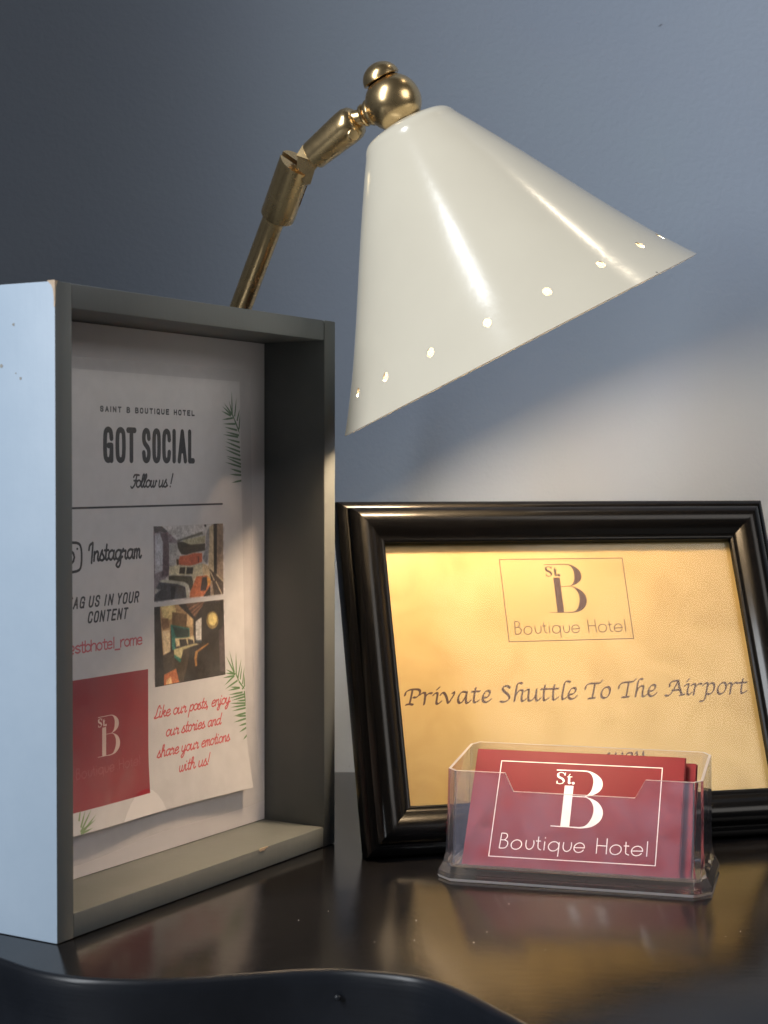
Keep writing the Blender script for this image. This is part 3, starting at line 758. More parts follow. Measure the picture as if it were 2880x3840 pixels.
cv.blur(91.6, 139.6, 77.6, 141.8, 2)
a_ = cv.px[int((77.2-12)*9):int((142-12)*9), int((91.4-16)*9):int((140-16)*9)]
rs = np.random.RandomState(3)
nz_ = 0
for k_, am in ((3, .10), (7, .10), (16, .10), (40, .09)):
    g_ = rs.rand(a_.shape[0] // k_ + 2, a_.shape[1] // k_ + 2, 1) - .5
    yi, xi = np.arange(a_.shape[0]) / k_, np.arange(a_.shape[1]) / k_
    y0i, x0i = yi.astype(int), xi.astype(int)
    fy, fx = (yi - y0i)[:, None, None], (xi - x0i)[None, :, None]
    nz_ = nz_ + am * ((g_[y0i][:, x0i] * (1 - fx) + g_[y0i][:, x0i + 1] * fx) * (1 - fy) + (g_[y0i + 1][:, x0i] * (1 - fx) + g_[y0i + 1][:, x0i + 1] * fx) * fy)
a_ += nz_ * (.5 + a_)
a_[...] = np.clip(a_, 0, 1) ** 1.12
# clean photo borders after the soft pass
cv.poly([(90, 109.6), (142, 109.6), (142, 111.2), (90, 111.2)], white)
for lst, col in ((LF1, hexc('4a6a4e')), (LF2, hexc('4f7a44')), (LF3, hexc('7d9c68'))):
    for x0, y0, x1, y1 in lst:
        x0, y0, x1, y1 = x0 / 10, y0 / 10, x1 / 10, y1 / 10
        L = math.hypot(x1 - x0, y1 - y0); nx, ny = -(y1 - y0) / L * .42, (x1 - x0) / L * .42
        cv.poly([(x0 + nx, y0 + ny), ((x0 + x1) / 2 + nx * .9, (y0 + y1) / 2 + ny * .9), (x1, y1), ((x0 + x1) / 2 - nx * .9, (y0 + y1) / 2 - ny * .9), (x0 - nx, y0 - ny)], col, .85)
for (s, x0, x1, y) in (('Like our posts, enjoy', 91.5, 143.8, 64.6), ('our stories and', 98.9, 137.0, 56.3), ('share your emotions', 93.2, 143.3, 48.4), ('with us!', 107.3, 128.0, 40.5)):
    text(cv, s, SCRIPT, x0, x1, y, 2.5, .62, hexc('cc5258'), .28, .55)


def logo(cv, M_, col, wf, alpha=1.0, txt=1.0, stem_only=False):
    """M_ maps sign millimetres to this sheet's millimetres."""
    def mp(st, k=100):
        return [M_(st[i] / k, st[i + 1] / k) for i in range(0, len(st), 2)]
    for q in LOGOP:
        cv.poly(mp(q), col, alpha)
    cv.strokes([mp(s) for s in LS_thin], wf * 1.0, col, alpha=alpha)
    cv.strokes([mp(s) for s in LS_thick], wf * 2.6, col, alpha=alpha)
    cv.strokes([mp(s) for s in LS_dot], wf * 3.4, col, alpha=alpha, smooth=False)
    cv.strokes([mp(s) for s in LTEXT], wf * 1.05, col, alpha=alpha * txt, smooth=True, n=4)
    if not stem_only:
        cv.strokes([mp(s) for s in LFRAME], wf * 1.0, col, alpha=alpha, smooth=False)


lx = np.array([v / 100 for s in LFRAME for v in s]).reshape(-1, 2)
FX0, FX1 = (lx[0, 0] + lx[3, 0]) / 2, (lx[1, 0] + lx[2, 0]) / 2
FY0, FY1 = (lx[2, 1] + lx[3, 1]) / 2, (lx[0, 1] + lx[1, 1]) / 2
# logo on the red square of the poster
bx = [v / 100 for v in LOGOP[3]]
logo(cv, lambda x, y: (64.6 + (x - 87.2) * .70, 53.9 + (y - (FY0 + (FY1 - FY0) * .335)) * .66), hexc('e8d0c8'), .3, .95, .25, True)

poster_im = cv.image('poster_print')
PMAT = m_print('glossy_poster_paper', poster_im, .45)


def sheet(nm, P00, P10, P11, P01, nx, ny, disp, mats, parent, uvf, thick=0.0):
    """bent sheet: corner points (x, z) in the box plane, disp(u, v) pushes it off the back."""
    bm = bmesh.new()
    uvl = bm.loops.layers.uv.new('UVMap')
    g = []
    for j in range(ny + 1):
        row = []
        for i in range(nx + 1):
            u_, v_ = i / nx, j / ny
            x = (1 - u_) * (1 - v_) * P00[0] + u_ * (1 - v_) * P10[0] + u_ * v_ * P11[0] + (1 - u_) * v_ * P01[0]
            z = (1 - u_) * (1 - v_) * P00[1] + u_ * (1 - v_) * P10[1] + u_ * v_ * P11[1] + (1 - u_) * v_ * P01[1]
            row.append((bm.verts.new((x, disp(u_, v_), z)), (x, z)))
        g.append(row)
    for j in range(ny):
        for i in range(nx):
            q = [g[j][i], g[j][i + 1], g[j + 1][i + 1], g[j + 1][i]]
            f = bm.faces.new([p[0] for p in q])
            for lp, p in zip(f.loops, q):
                lp[uvl].uv = uvf(*p[1])
    o = obj(nm, bm, mats, parent, smooth=True, clean=False)
    return o


mmx = 1e-3
poster = thing('poster', 'white hotel social media poster with two room photos in a clear sleeve inside the box', 'poster', bmx.copy())
cvx0, cvy0, cvw, cvh = 16, 12, 152, 204
pd = lambda u_, v_: BD - .0012 - .0034 * max(0, 1 - v_ / .16) ** 1.6 * (.65 + .35 * math.sin(u_ * 7.0 + .4)) - .0006 * math.sin(u_ * 3)
sheet('printed_sheet', (.024, .0272), (.157, .0262), (.1514, .2029), (.024, .2029), 40, 50, pd, PMAT, poster,
      lambda x, z: ((x * 1000 - cvx0) / cvw, (z * 1000 - cvy0) / cvh))
sd = lambda u_, v_: BD - .0024 - .0046 * max(0, 1 - v_ / .22) ** 1.5 * (.7 + .45 * math.sin(u_ * 8.5 + .2)) - .0004 * math.sin(u_ * 9 + v_ * 6)
sheet('clear_sleeve', (.0175, .0165), (.1625, .0200), (.1570, .2080), (.0175, .2072), 48, 60, sd, SLEEVE, poster, lambda x, z: (x, z))
o_ = lambda u_, v_: BD - .0005
# ------------------------------------------------------------------ framed sign on the right
SX, SY, SZ, SYAW, SLEAN, SW, SH = .01107, .70449, .02049, .24958, .3885, .17089, .11993
a3 = Vector((math.cos(SYAW), math.sin(SYAW), 0)); b3 = Vector((math.sin(SYAW), -math.cos(SYAW), 0))
u3 = math.cos(SLEAN) * Vector((0, 0, 1)) - math.sin(SLEAN) * b3
smx = frame((SX, SY, SZ), a3, u3, a3.cross(u3))        # local x right, y up the sheet, z out of the front
sign = thing('picture_frame', 'black framed gold airport shuttle notice leaning back on its stand', 'picture frame', smx)
# moulding: (outward distance, height over the sheet)
rail = [(0, -.0005), (0, .0022), (.0008, .0028), (.0022, .0030), (.0028, .0034), (.0040, .0046), (.0058, .0061), (.0080, .0073), (.0102, .0078), (.0124, .0076), (.0142, .0067),
        (.0155, .0053), (.0162, .0040), (.0163, .0034), (.0170, .0033), (.0171, .0026), (.0178, .0025), (.0190, .0020), (.0203, .0006), (.0206, -.0010), (.0206, -.0085), (.0180, -.0100), (.002, -.0100), (.002, -.0005)]
corn = [((0, 0), (-1, -1)), ((SW, 0), (1, -1)), ((SW, SH), (1, 1)), ((0, SH), (-1, 1))]
for k in range(4):
    (c0, d0), (c1, d1) = corn[k], corn[(k + 1) % 4]
    gap = .00005
    bm = bmesh.new()
    A_ = [bm.verts.new((c0[0] + d0[0] * w_, c0[1] + d0[1] * w_, h_)) for w_, h_ in rail]
    B_ = [bm.verts.new((c1[0] + d1[0] * w_, c1[1] + d1[1] * w_, h_)) for w_, h_ in rail]
    nn = len(rail)
    for i in range(nn):
        j = (i + 1) % nn
        bm.faces.new((A_[i], B_[i], B_[j], A_[j]))
    bm.faces.new(list(reversed(A_))); bm.faces.new(B_)
    # keep the mitre joint a hair open
    mid = Vector(((c0[0] + c1[0]) / 2, (c0[1] + c1[1]) / 2, 0))
    dv = (Vector((c1[0] - c0[0], c1[1] - c0[1], 0))).normalized()
    for v in A_:
        v.co += dv * gap
    for v in B_:
        v.co -= dv * gap
    obj('frame_rail', bm, BLACK, sign, smooth=True, angle=28)

cs = Canvas(-3, SW * 1000 + 3, -3, SH * 1000 + 3, 10, (0, 0, 0))
cs.strokes([[v / 100 for v in s] for s in CALL], 1.38, (1, 1, 1), nib=(38, .34), n=6)
logo(cs, lambda x, y: (x, y), (1, 1, 1), .42)
# the next line, mostly hidden behind the card holder: One way
ow = [[(74.5, 21.2), (72.6, 19.6), (72.6, 17.2), (74.2, 16), (76.6, 17.2), (77.4, 19.6), (76.2, 21.4), (74.5, 21.2)], [(79.0, 20.4), (79.8, 20.6), (79.4, 16)], [(79.6, 18.6), (81.4, 20.6), (82.6, 20), (82.4, 16.6), (83.6, 16.6)],
      [(84.6, 18.2), (86.8, 18.8), (87.2, 20.2), (85.6, 20.6), (84.4, 18.2), (85, 16.2), (87.4, 16.8)],
      [(94.4, 20.2), (95.4, 20.7), (95.4, 16.6), (96.6, 16.2), (98.2, 18), (98.6, 20.8)], [(98.6, 20.8), (98.4, 16.6), (99.8, 16.2), (101.4, 18.4), (101.8, 20.8)],
      [(106.4, 20.5), (104.2, 20.4), (103, 18.2), (103.6, 16.2), (105.4, 17.4), (106.4, 20.5), (106.2, 16.4), (107.4, 16.6)],
      [(108.0, 20.2), (108.8, 20.7), (108.6, 17), (110, 16.6), (111.4, 18.4), (111.9, 20.8)], [(111.9, 20.8), (111.2, 15), (109.4, 12.6), (107.8, 13)]]
cs.strokes([[(x, y - .9) for x, y in s] for s in ow], 1.25, (1, 1, 1), nib=(38, .34))
sign_im = cs.image('sign_print')
sign_im.colorspace_settings.name = 'Non-Color'


class GoldPaper:
    ink = (.065, .028, .016)

    def __call__(self, M):
        v = M.coords()
        c1 = M.ramp(M.noise(42, 2.5, .5, v, .6), [(.30, (.47, .325, .115)), (.5, (.54, .385, .15)), (.72, (.585, .425, .18))])
        return M.mix(M.rng(M.noise(14, 3, .5, v), 0, .35), c1, (.49, .345, .135))


GOLD = m_print('gold_parchment_print', sign_im, .42, GoldPaper())
bm = bmesh.new()
uvl = bm.loops.layers.uv.new('UVMap')
m_ = .003
vs = [(-m_, -m_), (SW + m_, -m_), (SW + m_, SH + m_), (-m_, SH + m_)]
f = bm.faces.new([bm.verts.new((x, y, -.0022)) for x, y in vs])
for lp, uvc in zip(f.loops, ((0, 0), (1, 0), (1, 1), (0, 1))):
    lp[uvl].uv = uvc
obj('printed_sheet', bm, GOLD, sign, clean=False)
bm = bmesh.new()
f = bm.faces.new([bm.verts.new((x, y, -.0010)) for x, y in ((.0001, .0001), (SW - .0001, .0001), (SW - .0001, SH - .0001), (.0001, SH - .0001))])
obj('glass_pane', bm, PANE, sign, clean=False)
bm = bmesh.new(); add_box(bm, -.004, SW + .004, -.004, SH + .004, -.0085, -.0028)
obj('back_board', bm, BROWN, sign)
# easel strut
bm = bmesh.new()
ztop = .085
ft = smx.inverted() @ Vector((SX + a3[0] * SW / 2 - b3[0] * .105, SY + a3[1] * SW / 2 - b3[1] * .105, .001))
for s in (-1, 1):
    pass
vsx = [(SW / 2 - .014, ztop, -.0104), (SW / 2 + .014, ztop, -.0104), (ft.x + .024, ft.y, ft.z), (ft.x - .024, ft.y, ft.z)]
A_ = [bm.verts.new(p) for p in vsx]; B_ = [bm.verts.new((p[0], p[1] + .002, p[2] - .001)) for p in vsx]
bm.faces.new(A_); bm.faces.new(list(reversed(B_)))
for i in range(4):
    j = (i + 1) % 4; bm.faces.new((A_[i], B_[i], B_[j], A_[j]))
obj('easel_strut', bm, BROWN, sign)

# ------------------------------------------------------------------ business cards in their holder
KX, KY, KYAW, KLEAN, KZ = .03357, .66606, -.24849, .70048, .0058
ka = Vector((math.cos(KYAW), math.sin(KYAW), 0)); kb = Vector((math.sin(KYAW), -math.cos(KYAW), 0))
ku = math.cos(KLEAN) * Vector((0, 0, 1)) - math.sin(KLEAN) * kb
kn = ka.cross(ku)
CW, CH = .085, .055
cc = Canvas(0, 85, 0, 55, 14, (0, 0, 0))
x0_, x1_, y0_, y1_ = 8.72, 75.9, 5.45, 49.87
sxk, syk = (x1_ - x0_) / (FX1 - FX0), (y1_ - y0_) / (FY1 - FY0)
logo(cc, lambda x, y: (x0_ + (x - FX0) * sxk, y0_ + (y - FY0) * syk), (1, 1, 1), .34)
card_im = cc.image('card_print')
card_im.colorspace_settings.name = 'Non-Color'


class RedCard:
    ink = (.88, .84, .82)

    def __call__(self, M):
        return M.ramp(M.noise(90, 4, vec=M.coords()), [(.3, (.140, .003, .012)), (.7, (.155, .004, .014))])


CARDF = m_print('red_card_print', card_im, .40, RedCard())
CARDF.node_tree.nodes['Principled BSDF'].inputs['Specular IOR Level'].default_value = .25
CARDR = simple('plain_red_card', (.15, .004, .013), .42, var=.05)


def make_card(name, printed, T=.00042):
    bm = bmesh.new()
    uvl = bm.loops.layers.uv.new('UVMap')
    A_ = [bm.verts.new(p) for p in ((0, 0, 0), (CW, 0, 0), (CW, CH, 0), (0, CH, 0))]
    B_ = [bm.verts.new((v.co.x, v.co.y, -T)) for v in A_]
    f = bm.faces.new(A_); f.material_index = 0
    for lp, uvc in zip(f.loops, ((0, 0), (1, 0), (1, 1), (0, 1))):
        lp[uvl].uv = uvc
    f = bm.faces.new(list(reversed(B_))); f.material_index = 2
    for i in range(4):
        j = (i + 1) % 4; f = bm.faces.new((A_[i], B_[i], B_[j], A_[j])); f.material_index = 1
    me = bpy.data.meshes.new(name)
    bm.to_mesh(me); bm.free()
    for mt in (CARDF if printed else CARDR, CARDEDGE, CARDR):
        me.materials.append(mt)
    return me


card_me = make_card('business_card', True)
cards = [(0.0, 0.0, 0.0, 0, 'front red business card showing the white hotel logo through the clear holder'),
         (.0005, .0005, -.0006, .0, 'second red business card close behind the front one, pushed slightly up'),
         (-.0024, .0012, -.0016, 0, 'red business card jutting out farthest left behind the front card'),
         (-.0012, .0009, -.0021, 0, 'red business card in the middle of the stack, the nearer of two'),
         (-.0004, .0013, -.0026, 0, 'red business card in the middle of the stack, the farther of two'),
         (.0044, -.0003, -.0036, 0, 'red business card jutting out farthest right, in the shadow of the front card'),
         (.0050, .0001, -.0050, 0, 'last red business card, a dark sliver behind the rightmost one')]
for i, (dx, du, dn, rz, lab) in enumerate(cards):
    o = bpy.data.objects.new('business_card', card_me)
    C.objects.link(o)
    org = Vector((KX, KY, KZ - .0018)) + ka * dx + ku * du + kn * dn
    if du == 0 and dn == 0:
        org = Vector((KX, KY, .004))
    o.matrix_world = frame(org, ka, ku, kn)
    o['label'] = lab; o['category'] = 'business card'; o['group'] = 'red business cards in the clear holder'

HYAW = KYAW - .020
ha = Vector((math.cos(HYAW), math.sin(HYAW), 0)); hb = Vector((-math.sin(HYAW), math.cos(HYAW), 0))
horg = Vector((KX, KY, .0002)) + ka * .0438
hmx = frame(horg, ha, hb, (0, 0, 1))
holder = thing('card_holder', 'clear acrylic business card holder with a notched front on the black table', 'card holder', hmx)
# outline vertices: (x, y role)  role f = front, s = chamfer side front, t = side back, b = back
OUT = [(-1, 'f', .0437), (-.0270, 'n', .0437), (-.0236, 'n', .0364), (.0248, 'n', .0364), (.0289, 'n', .0437), (1, 'f', .0437), (1, 's', .0440), (1, 't', .0472), (1, 'b', .0478), (-1, 'b', .0478), (-1, 't', .0472), (-1, 's', .0440)]


def outline(hx, yf, yb, ch, z, inset=0.0, topf=None):
    pts = []
    for x, r, tz in OUT:
        if r == 'f': X, Y = x * (hx - ch), yf
        elif r == 'n': X, Y = x, yf
        elif r == 's': X, Y = x * hx, yf + ch
        elif r == 't': X, Y = x * hx, yb - ch
        else: X, Y = x * (hx - ch), yb
        zz = z if topf is None else z + (tz - z) * topf
        pts.append((X, Y, zz))
    return pts


outer = [outline(.0542, -.0108, .0435, .0062, 0.0), outline(.0548, -.0112, .0440, .0062, .0012), outline(.0545, -.0106, .0436, .0060, .0030), outline(.0528, -.0086, .0428, .0050, .0062), outline(.0518, -.0072, .0425, .0040, .0100),
         outline(.0514, -.0068, .0425, .0036, .0180), outline(.0510, -.0052, .0428, .0032, .0100, topf=1.0)]
wl = .0018
inner = [outline(.0498, -.0052, .0410, .0016, .0040), outline(.0499, -.0053, .0410, .0018, .0060), outline(.0501, -.0056, .0411, .0026, .0100), outline(.0500, -.0054, .0411, .0028, .0180), outline(.0497, -.0039, .0415, .0026, .0100, topf=1.0)]
bm = bmesh.new()
ro = [[bm.verts.new(p) for p in r] for r in outer]
ri = [[bm.verts.new(p) for p in r] for r in inner]
N = len(OUT)
wallseg = {0, 1, 2, 3, 4, 6, 8, 10}
wallseg_thin = {0, 1, 2, 3, 4, 7, 8, 6, 10, 9}


def thin_ok(i):
    return i in (0, 1, 2, 3, 4, 6, 8, 10)


def strip(A_, B_, glass):
    for i in range(N):
        j = (i + 1) % N
        f = bm.faces.new((A_[i], A_[j], B_[j], B_[i]))
        thin = (i in (0, 1, 2, 3, 4, 8, 6, 10)) and not glass
        f.material_index = (4 if i < 5 else 1) if thin else (2 if glass and thin_ok(i) else 0)


for k in range(len(ro) - 1):
    strip(ro[k], ro[k + 1], k < 3)
for f in list(bm.faces)[:N]:
    f.material_index = 3
for k in range(len(ri) - 1):
    strip(ri[k], ri[k + 1], k < 1)
for i in range(N):
    j = (i + 1) % N
    f = bm.faces.new((ro[-1][i], ro[-1][j], ri[-1][j], ri[-1][i])); f.material_index = 3
f = bm.faces.new(list(reversed(ro[0]))); f.material_index = 2
f = bm.faces.new(ri[0]); f.material_index = 2
o = obj('holder_body', bm, [ACR, THIN, ACRB, ACRE, FRONT], holder)
bv_ = o.modifiers.new('bevel', 'BEVEL'); bv_.width = .00025; bv_.segments = 2; bv_.limit_method = 'ANGLE'; bv_.angle_limit = R(25)

# ------------------------------------------------------------------ lamp
LY = .70
rimc = Vector((.0568, LY, .21753))
ax_up = Vector((-.458, 0, .889)).normalized()
view = (rimc - Vector((0, 0, CAM_H))).normalized()
ax_up = (ax_up - view * ax_up.dot(view)).normalized()
ax_up = (ax_up + view * .0010).normalized()
lamp = thing('desk_lamp', 'brass jointed desk lamp with a cream enamel cone shade, switched on', 'lamp', Matrix.Translation((-.095, .832, 0)))
linv = lamp.matrix_world.inverted()


def lpart(name, bm, mat, **k):
    o = obj(name, bm, mat, None, **k)
    o.parent = lamp
    o.matrix_parent_inverse = linv
    return o


sh_prof = [(0, .0829), (.003, .0807), (.0126, .0740), (.0229, .0672), (.0396, .0570), (.0574, .0466), (.0750, .0362), (.0930, .0252), (.0985, .0217), (.1010, .0204), (.1027, .0190), (.1040, .0168), (.1050, .0130), (.1058, .0090), (.1061, .0050)]
S_ = np.array([s for s, r in sh_prof]); R_ = np.array([r for s, r in sh_prof])


def srad(s):
    return float(np.interp(s, S_, R_))


sx_ = ax_up.cross(view).normalized()     # to one side in the picture plane
if sx_.x < 0:
    sx_ = -sx_
sy_ = -view                                # toward the camera
sy_ = (sy_ - ax_up * sy_.dot(ax_up)).normalized()


def sp(th, s, r):
    return rimc + ax_up * s + (sx_ * math.sin(th) + sy_ * math.cos(th)) * r


NH = 18
hole_s, hole_r = .0133, .0017
th0 = R(-5.0)
smooth_prof = [tuple(p) for p in cat([(s, r) for s, r in sh_prof], 3)]
s_lo, s_hi = .0075, .0191
ss = sorted(set([0, .0025, .005, s_lo] + [s_lo + (s_hi - s_lo) * k / 8 for k in range(9)] + [s_hi] + [s for s, r in smooth_prof if s > s_hi + .001]))
PS = np.array([p[0] for p in smooth_prof]); PR = np.array([p[1] for p in smooth_prof])


def rad(s):
    return float(np.interp(s, PS, PR))


def shell(bm, inset, rev):
    V = {}

    def vtx(th, s):
        key = (round(th * 1e5), round(s * 1e7))
        if key not in V:
            V[key] = bm.verts.new(sp(th, s - inset * .3, max(rad(s) - inset, .001)))
        return V[key]
    holes = []
    for h in range(NH):
        tc = th0 + 2 * math.pi * h / NH
        dth = math.pi / NH
        cols = [tc - dth + 2 * dth * k / 8 for k in range(9)]
        lev = [s for s in ss]
        for a, b in zip(lev, lev[1:]):
            if a >= s_lo - 1e-9 and b <= s_hi + 1e-9:
                continue
            for c0, c1 in zip(cols, cols[1:]):
                f = bm.faces.new((vtx(c0, a), vtx(c1, a), vtx(c1, b), vtx(c0, b)))
        if abs(((tc + math.pi) % (2 * math.pi)) - math.pi) > R(104):
            for a in range(8):
                for c0, c1 in zip(cols, cols[1:]):
                    q0, q1 = s_lo + (s_hi - s_lo) * a / 8, s_lo + (s_hi - s_lo) * (a + 1) / 8
                    bm.faces.new((vtx(c0, q0), vtx(c1, q0), vtx(c1, q1), vtx(c0, q1)))
            continue
        # hole patch: square boundary of 32 points to a circle
        bd = [(cols[k], s_lo) for k in range(8)] + [(cols[8], s_lo + (s_hi - s_lo) * k / 8) for k in range(8)] + [(cols[8 - k], s_hi) for k in range(8)] + [(cols[0], s_hi - (s_hi - s_lo) * k / 8) for k in range(8)]
        rr_ = rad(hole_s)
        prev = [vtx(*p) for p in bd]
        for t in (.45, .8, 1.0):
            cur = []
            for (th, s) in bd:
                dx_, ds_ = (th - tc) * rr_, s - hole_s
                ang = math.atan2(ds_, dx_)
                hr_ = hole_r * (1.22 if inset > 0 else 1.0)
                cx_, cs_ = hr_ * math.cos(ang), hr_ * math.sin(ang)
                X, Sx = dx_ * (1 - t) + cx_ * t, ds_ * (1 - t) + cs_ * t
                cur.append(bm.verts.new(sp(tc + X / rr_, hole_s + Sx - inset * .3, rad(hole_s + Sx) - inset)))
            for k in range(32):
                k2 = (k + 1) % 32
                bm.faces.new((prev[k], prev[k2], cur[k2], cur[k]))
            prev = cur
        holes.append(prev)
    rim = []
    for h in range(NH):
        tc = th0 + 2 * math.pi * h / NH; dth = math.pi / NH
        for k in range(8):
            rim.append(vtx(tc - dth + 2 * dth * k / 8, 0))
    return holes, rim


bm = bmesh.new()
ho, rimo = shell(bm, 0.0, False)
n_out = len(bm.faces)
hi, rimi = shell(bm, .0009, True)
bm.faces.ensure_lookup_table()
for f in bm.faces[n_out:]:
    f.material_index = 1
for A_, B_ in zip(ho, hi):
    for k in range(32):
        k2 = (k + 1) % 32
        bm.faces.new((A_[k], A_[k2], B_[k2], B_[k]))
for k in range(len(rimo)):
    k2 = (k + 1) % len(rimo)
    bm.faces.new((rimo[k], rimo[k2], rimi[k2], rimi[k]))
lpart('lamp_shade', bm, [SHADE, INNER], smooth=True, angle=50)

P_ = lambda x, z, y=LY: Vector((x, y, z))
CAMP = Vector((0, 0, CAM_H))


def deep(p, y):
    return CAMP + (p - CAMP) * (y / LY)


pb, pt, cb, ct = deep(P_(-.06062, .23406), .770), deep(P_(-.0464, .27195), .742), deep(P_(-.04527, .27195), .742), deep(P_(-.03672, .29585), .724)
ub, ut, ball = deep(P_(-.03052, .29731), .722), deep(P_(-.01253, .31245), .709), P_(.00366, .32019)
pdir = (pt - pb).normalized()
# the pole goes on down behind the box to a round foot
foot = Vector((-.095, .832, 0))
elb = pb - pdir * .017
bm = bmesh.new()
add_lathe(bm, [(0, .0051), ((pt - elb).length + .004, .0051)], elb, pdir, 40)
lpart('upper_pole', bm, BRASS, smooth=True, angle=40)
bm = bmesh.new()
add_lathe(bm, [(-.009, 0), (-.0085, .003), (-.0065, .0062), (-.003, .0084), (0, .009), (.003, .0084), (.0065, .0062), (.0085, .003), (.009, 0)], elb, pdir, 32)
lpart('elbow_joint', bm, BRASS, smooth=True)
bm = bmesh.new()
d2 = elb - Vector((foot.x, foot.y, .016))
add_lathe(bm, [(0, .0047), (d2.length, .0047)], (foot.x, foot.y, .016), d2, 40)
lpart('lower_pole', bm, BRASS, smooth=True, angle=40)
bm = bmesh.new()
add_lathe(bm, [(0.0003, 0), (.0003, .052), (.002, .054), (.006, .054), (.009, .051), (.012, .02), (.014, .010), (.022, .008), (.022, 0)], foot, (0, 0, 1), 64)
lpart('base', bm, BRASS, smooth=True, angle=35)

# lower socket: cylinder with a slot cut down from its top
cdir = (ct - cb).normalized()
cl = (ct - cb).length


def rotax(base, d):
    az = d.normalized(); ay = Vector((0, 1, 0)); ay = (ay - az * ay.dot(az)).normalized(); axx = ay.cross(az)
    return frame(base, axx, ay, az)


bm = bmesh.new()
# closed lower body
add_lathe(bm, [(0, 0), (0, .0048), (0, .0072), (.0004, .0077), (.0012, .0078), (.010, .0078), (.010, .0001)], cb, cdir, 48, caps=False)
lpart('lower_socket', bm, BRASS, smooth=True, angle=30)


def half_shell(bm, M_, y0, s0, s1, r, seg=20, sign_=1, s1b=None):
    """the part of a cylinder with |y| > y0 on one side: a fork prong."""
    a0 = math.asin(y0 / r)
    ang = [a0 + (math.pi - 2 * a0) * k / seg for k in range(seg + 1)]
    lo = [bm.verts.new(M_ @ Vector((r * math.cos(t), sign_ * r * math.sin(t), s0))) for t in ang]
    hi = []
    for t in ang:
        xx = r * math.cos(t)
        top_ = s1 if s1b is None else s1 + (s1b - s1) * (xx / r * .5 + .5)
        hi.append(bm.verts.new(M_ @ Vector((xx, sign_ * r * math.sin(t), top_))))
    for k in range(seg):
        bm.faces.new((lo[k], lo[k + 1], hi[k + 1], hi[k]))
    bm.faces.new((lo[-1], lo[0], hi[0], hi[-1]))
    bm.faces.new(hi); bm.faces.new(list(reversed(lo)))


Mc = rotax(cb, cdir)
for s in (-1, 1):
    bm = bmesh.new()
    half_shell(bm, Mc, .0018, .0099, cl, .0078, sign_=s, s1b=cl - .003)
    lpart('socket_prong', bm, BRASS, smooth=True, angle=35)
udir = (ut - ub).normalized()
ul = (ut - ub).length
Mu = rotax(ub, udir)
# tongue plate that swings in the slot
bm = bmesh.new()
piv = P_(-.0375, .2915)
t0 = ub - udir * .0015
for nm_, pts_, tilt, th_ in (('hinge_tongue', ((-.0372, .2976), (-.0345, .3019), (-.0284, .2946), (-.0304, .2950)), .42, .0022),
                             ('hinge_core', ((-.0365, .2983), (-.0342, .3012), (-.0280, .2935), (-.0295, .2914), (-.0312, .2858), (-.0335, .2850), (-.0372, .2914)), 0, .0012)):
    poly = [deep(P_(*q), .723) for q in pts_]
    pc_ = sum(poly, Vector()) / len(poly)
    for p in poly:
        p.y += max(-.003, min(.003, -.367 * (p.x - pc_.x) + .311 * (p.z - pc_.z))) * tilt
    bm = bmesh.new()
    A_ = [bm.verts.new(p + Vector((0, -th_, 0))) for p in poly]; B_ = [bm.verts.new(p + Vector((0, .0012, 0))) for p in poly]
    bm.faces.new(A_); bm.faces.new(list(reversed(B_)))
    for i in range(len(poly)):
        j = (i + 1) % len(poly); bm.faces.new((A_[i], B_[i], B_[j], A_[j]))
    lpart(nm_, bm, BRASS)
bm = bmesh.new()
add_lathe(bm, [(.0006, 0), (.0006, .0050), (.0006, .0060), (.0010, .0065), (ul - .0055, .0076), (ul - .002, .0075), (ul, .0067), (ul + .0012, .0052), (ul + .0016, .0038), (ul + .0016, 0)], ub, udir, 48, caps=False)
lpart('upper_socket', bm, BRASS, smooth=True, angle=35)
# slotted screw in the upper socket
scp = deep(P_(-.0133, .3066), .7035)
sd_ = Vector((.25, -.93, -.22)).normalized()
bm = bmesh.new()
add_lathe(bm, [(0, .0025), (.0007, .0025), (.0010, .0021), (.0010, 0)], scp, sd_, 24)
sc_o = lpart('screw', bm, BRASS, smooth=True, angle=30)
bm = bmesh.new()
Ms = rotax(scp + sd_ * .00112, sd_)
cut = [Ms @ Vector(p) for p in ((-.0005, -.0018, 0), (.0005, -.0018, 0), (.0005, .0018, 0), (-.0005, .0018, 0))]
bm.faces.new([bm.verts.new(p) for p in cut])
so_ = obj('screw_slot', bm, CORD, None, clean=False); so_.parent = sc_o; so_.matrix_parent_inverse = linv
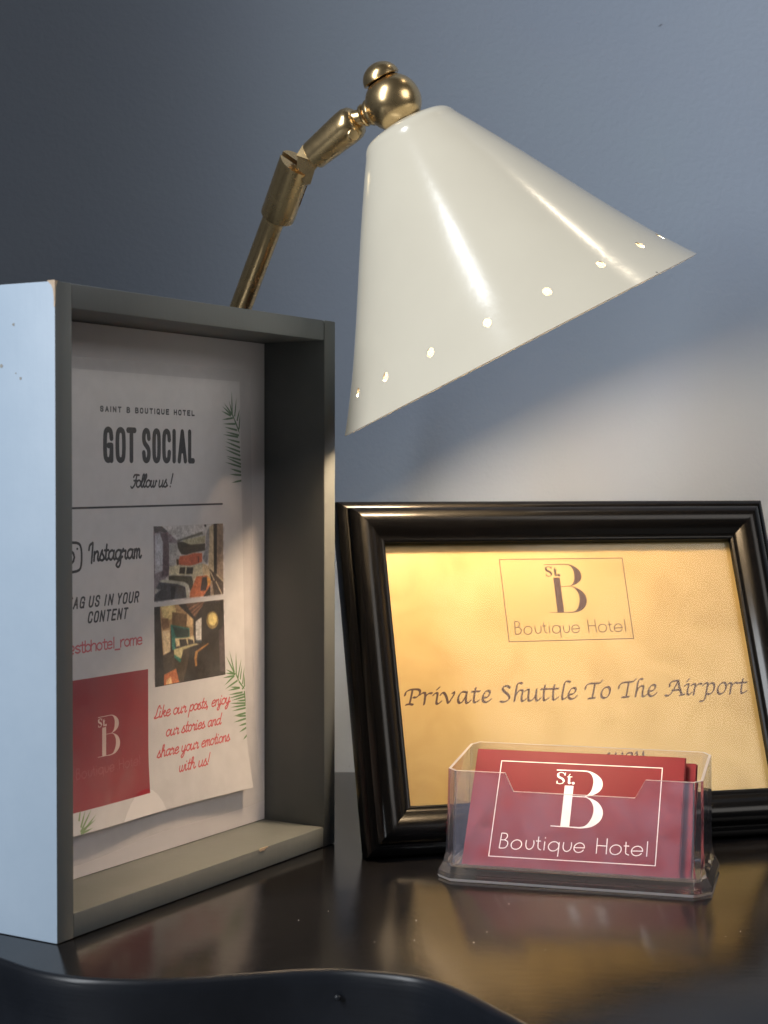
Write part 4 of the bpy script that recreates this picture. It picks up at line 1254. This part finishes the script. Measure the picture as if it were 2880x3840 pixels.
# neck with two rings
nst = ut + udir * .0012
ndir = (ball - nst).normalized(); nl = (ball - nst).length
bm = bmesh.new()
add_lathe(bm, [(-.001, .0042), (.0012, .0036), (.0026, .0034), (.0032, .0047), (.0040, .0050), (.0046, .0047), (.0049, .0038), (.0054, .0038), (.0058, .0052), (.0068, .0058), (.0078, .0057), (.0083, .0047), (.0090, .0047), (.0100, .0042)], nst, ndir, 40)
lpart('ringed_neck', bm, BRASS, smooth=True, angle=40)
bm = bmesh.new()
add_lathe(bm, [(-.0120 * math.cos(math.pi * k / 32), .0120 * math.sin(math.pi * k / 32) if 0 < k < 32 else 0) for k in range(33)], ball, ax_up, 56)
lpart('ball_joint', bm, BRASS, smooth=True)
bm = bmesh.new()
add_lathe(bm, [(.0085, .0056), (.0104, .0056), (.0105, .0064)], ball, ax_up, 40)
lpart('gap_washer', bm, CORD, smooth=True, angle=30)
bm = bmesh.new()
cp = [(.0106, 0), (.0106, .0078), (.0108, .0081)] + [(.0108 + .0072 * math.sin(t), .0081 * math.cos(t)) for t in [k * math.pi / 2 / 12 for k in range(1, 12)]] + [(.0180, 0)]
add_lathe(bm, cp, ball, ax_up, 48)
lpart('finial_cap', bm, BRASS, smooth=True, angle=40)
# bulb and its holder inside the shade
bm = bmesh.new()
add_lathe(bm, [(.060, 0), (.060, .0105), (.1000, .0115), (.1045, .0105), (.1045, 0)], rimc, ax_up, 32, caps=False)
lpart('bulb_holder', bm, simple('white_bulb_socket', (.7, .7, .68), .5), smooth=True, angle=40)
E_ = Mat('glowing_bulb')
E_.nt.nodes.remove(E_.b)
em = E_.n('ShaderNodeEmission')
em.inputs[0].default_value = (1.0, .72, .44, 1)
em.inputs[1].default_value = 315.0
E_.l(em.outputs[0], E_.out.inputs[0])
bm = bmesh.new()
bc = .036; br = .0155
add_lathe(bm, [(bc - br * math.cos(math.pi * k / 20), br * math.sin(math.pi * k / 20) if k > 0 else 0) for k in range(0, 17)] + [(.0605, .006)], rimc, ax_up, 32, caps=False)
lpart('bulb', bm, E_.m, smooth=True)
# flex from the lamp foot to behind the table
pts = [Vector(p) for p in ((-.145, .838, .004), (-.17, .850, .0035), (-.21, .868, .0035), (-.26, .873, .0035), (-.32, .868, .0035), (-.365, .876, .0035))]
pth = [Vector(p) for p in cat(pts, 6)]
bm = bmesh.new()
prev = None
for i, p in enumerate(pth):
    t = (pth[min(i + 1, len(pth) - 1)] - pth[max(i - 1, 0)]).normalized()
    sidev = t.cross(Vector((0, 0, 1))).normalized(); upv = sidev.cross(t)
    ring = [bm.verts.new(p + (sidev * math.cos(k * .7854) + upv * math.sin(k * .7854)) * .0028) for k in range(8)]
    if prev:
        for k in range(8):
            bm.faces.new((prev[k], prev[(k + 1) % 8], ring[(k + 1) % 8], ring[k]))
    prev = ring
lpart('power_cord', bm, CORD, smooth=True)

bpy.context.view_layer.update()
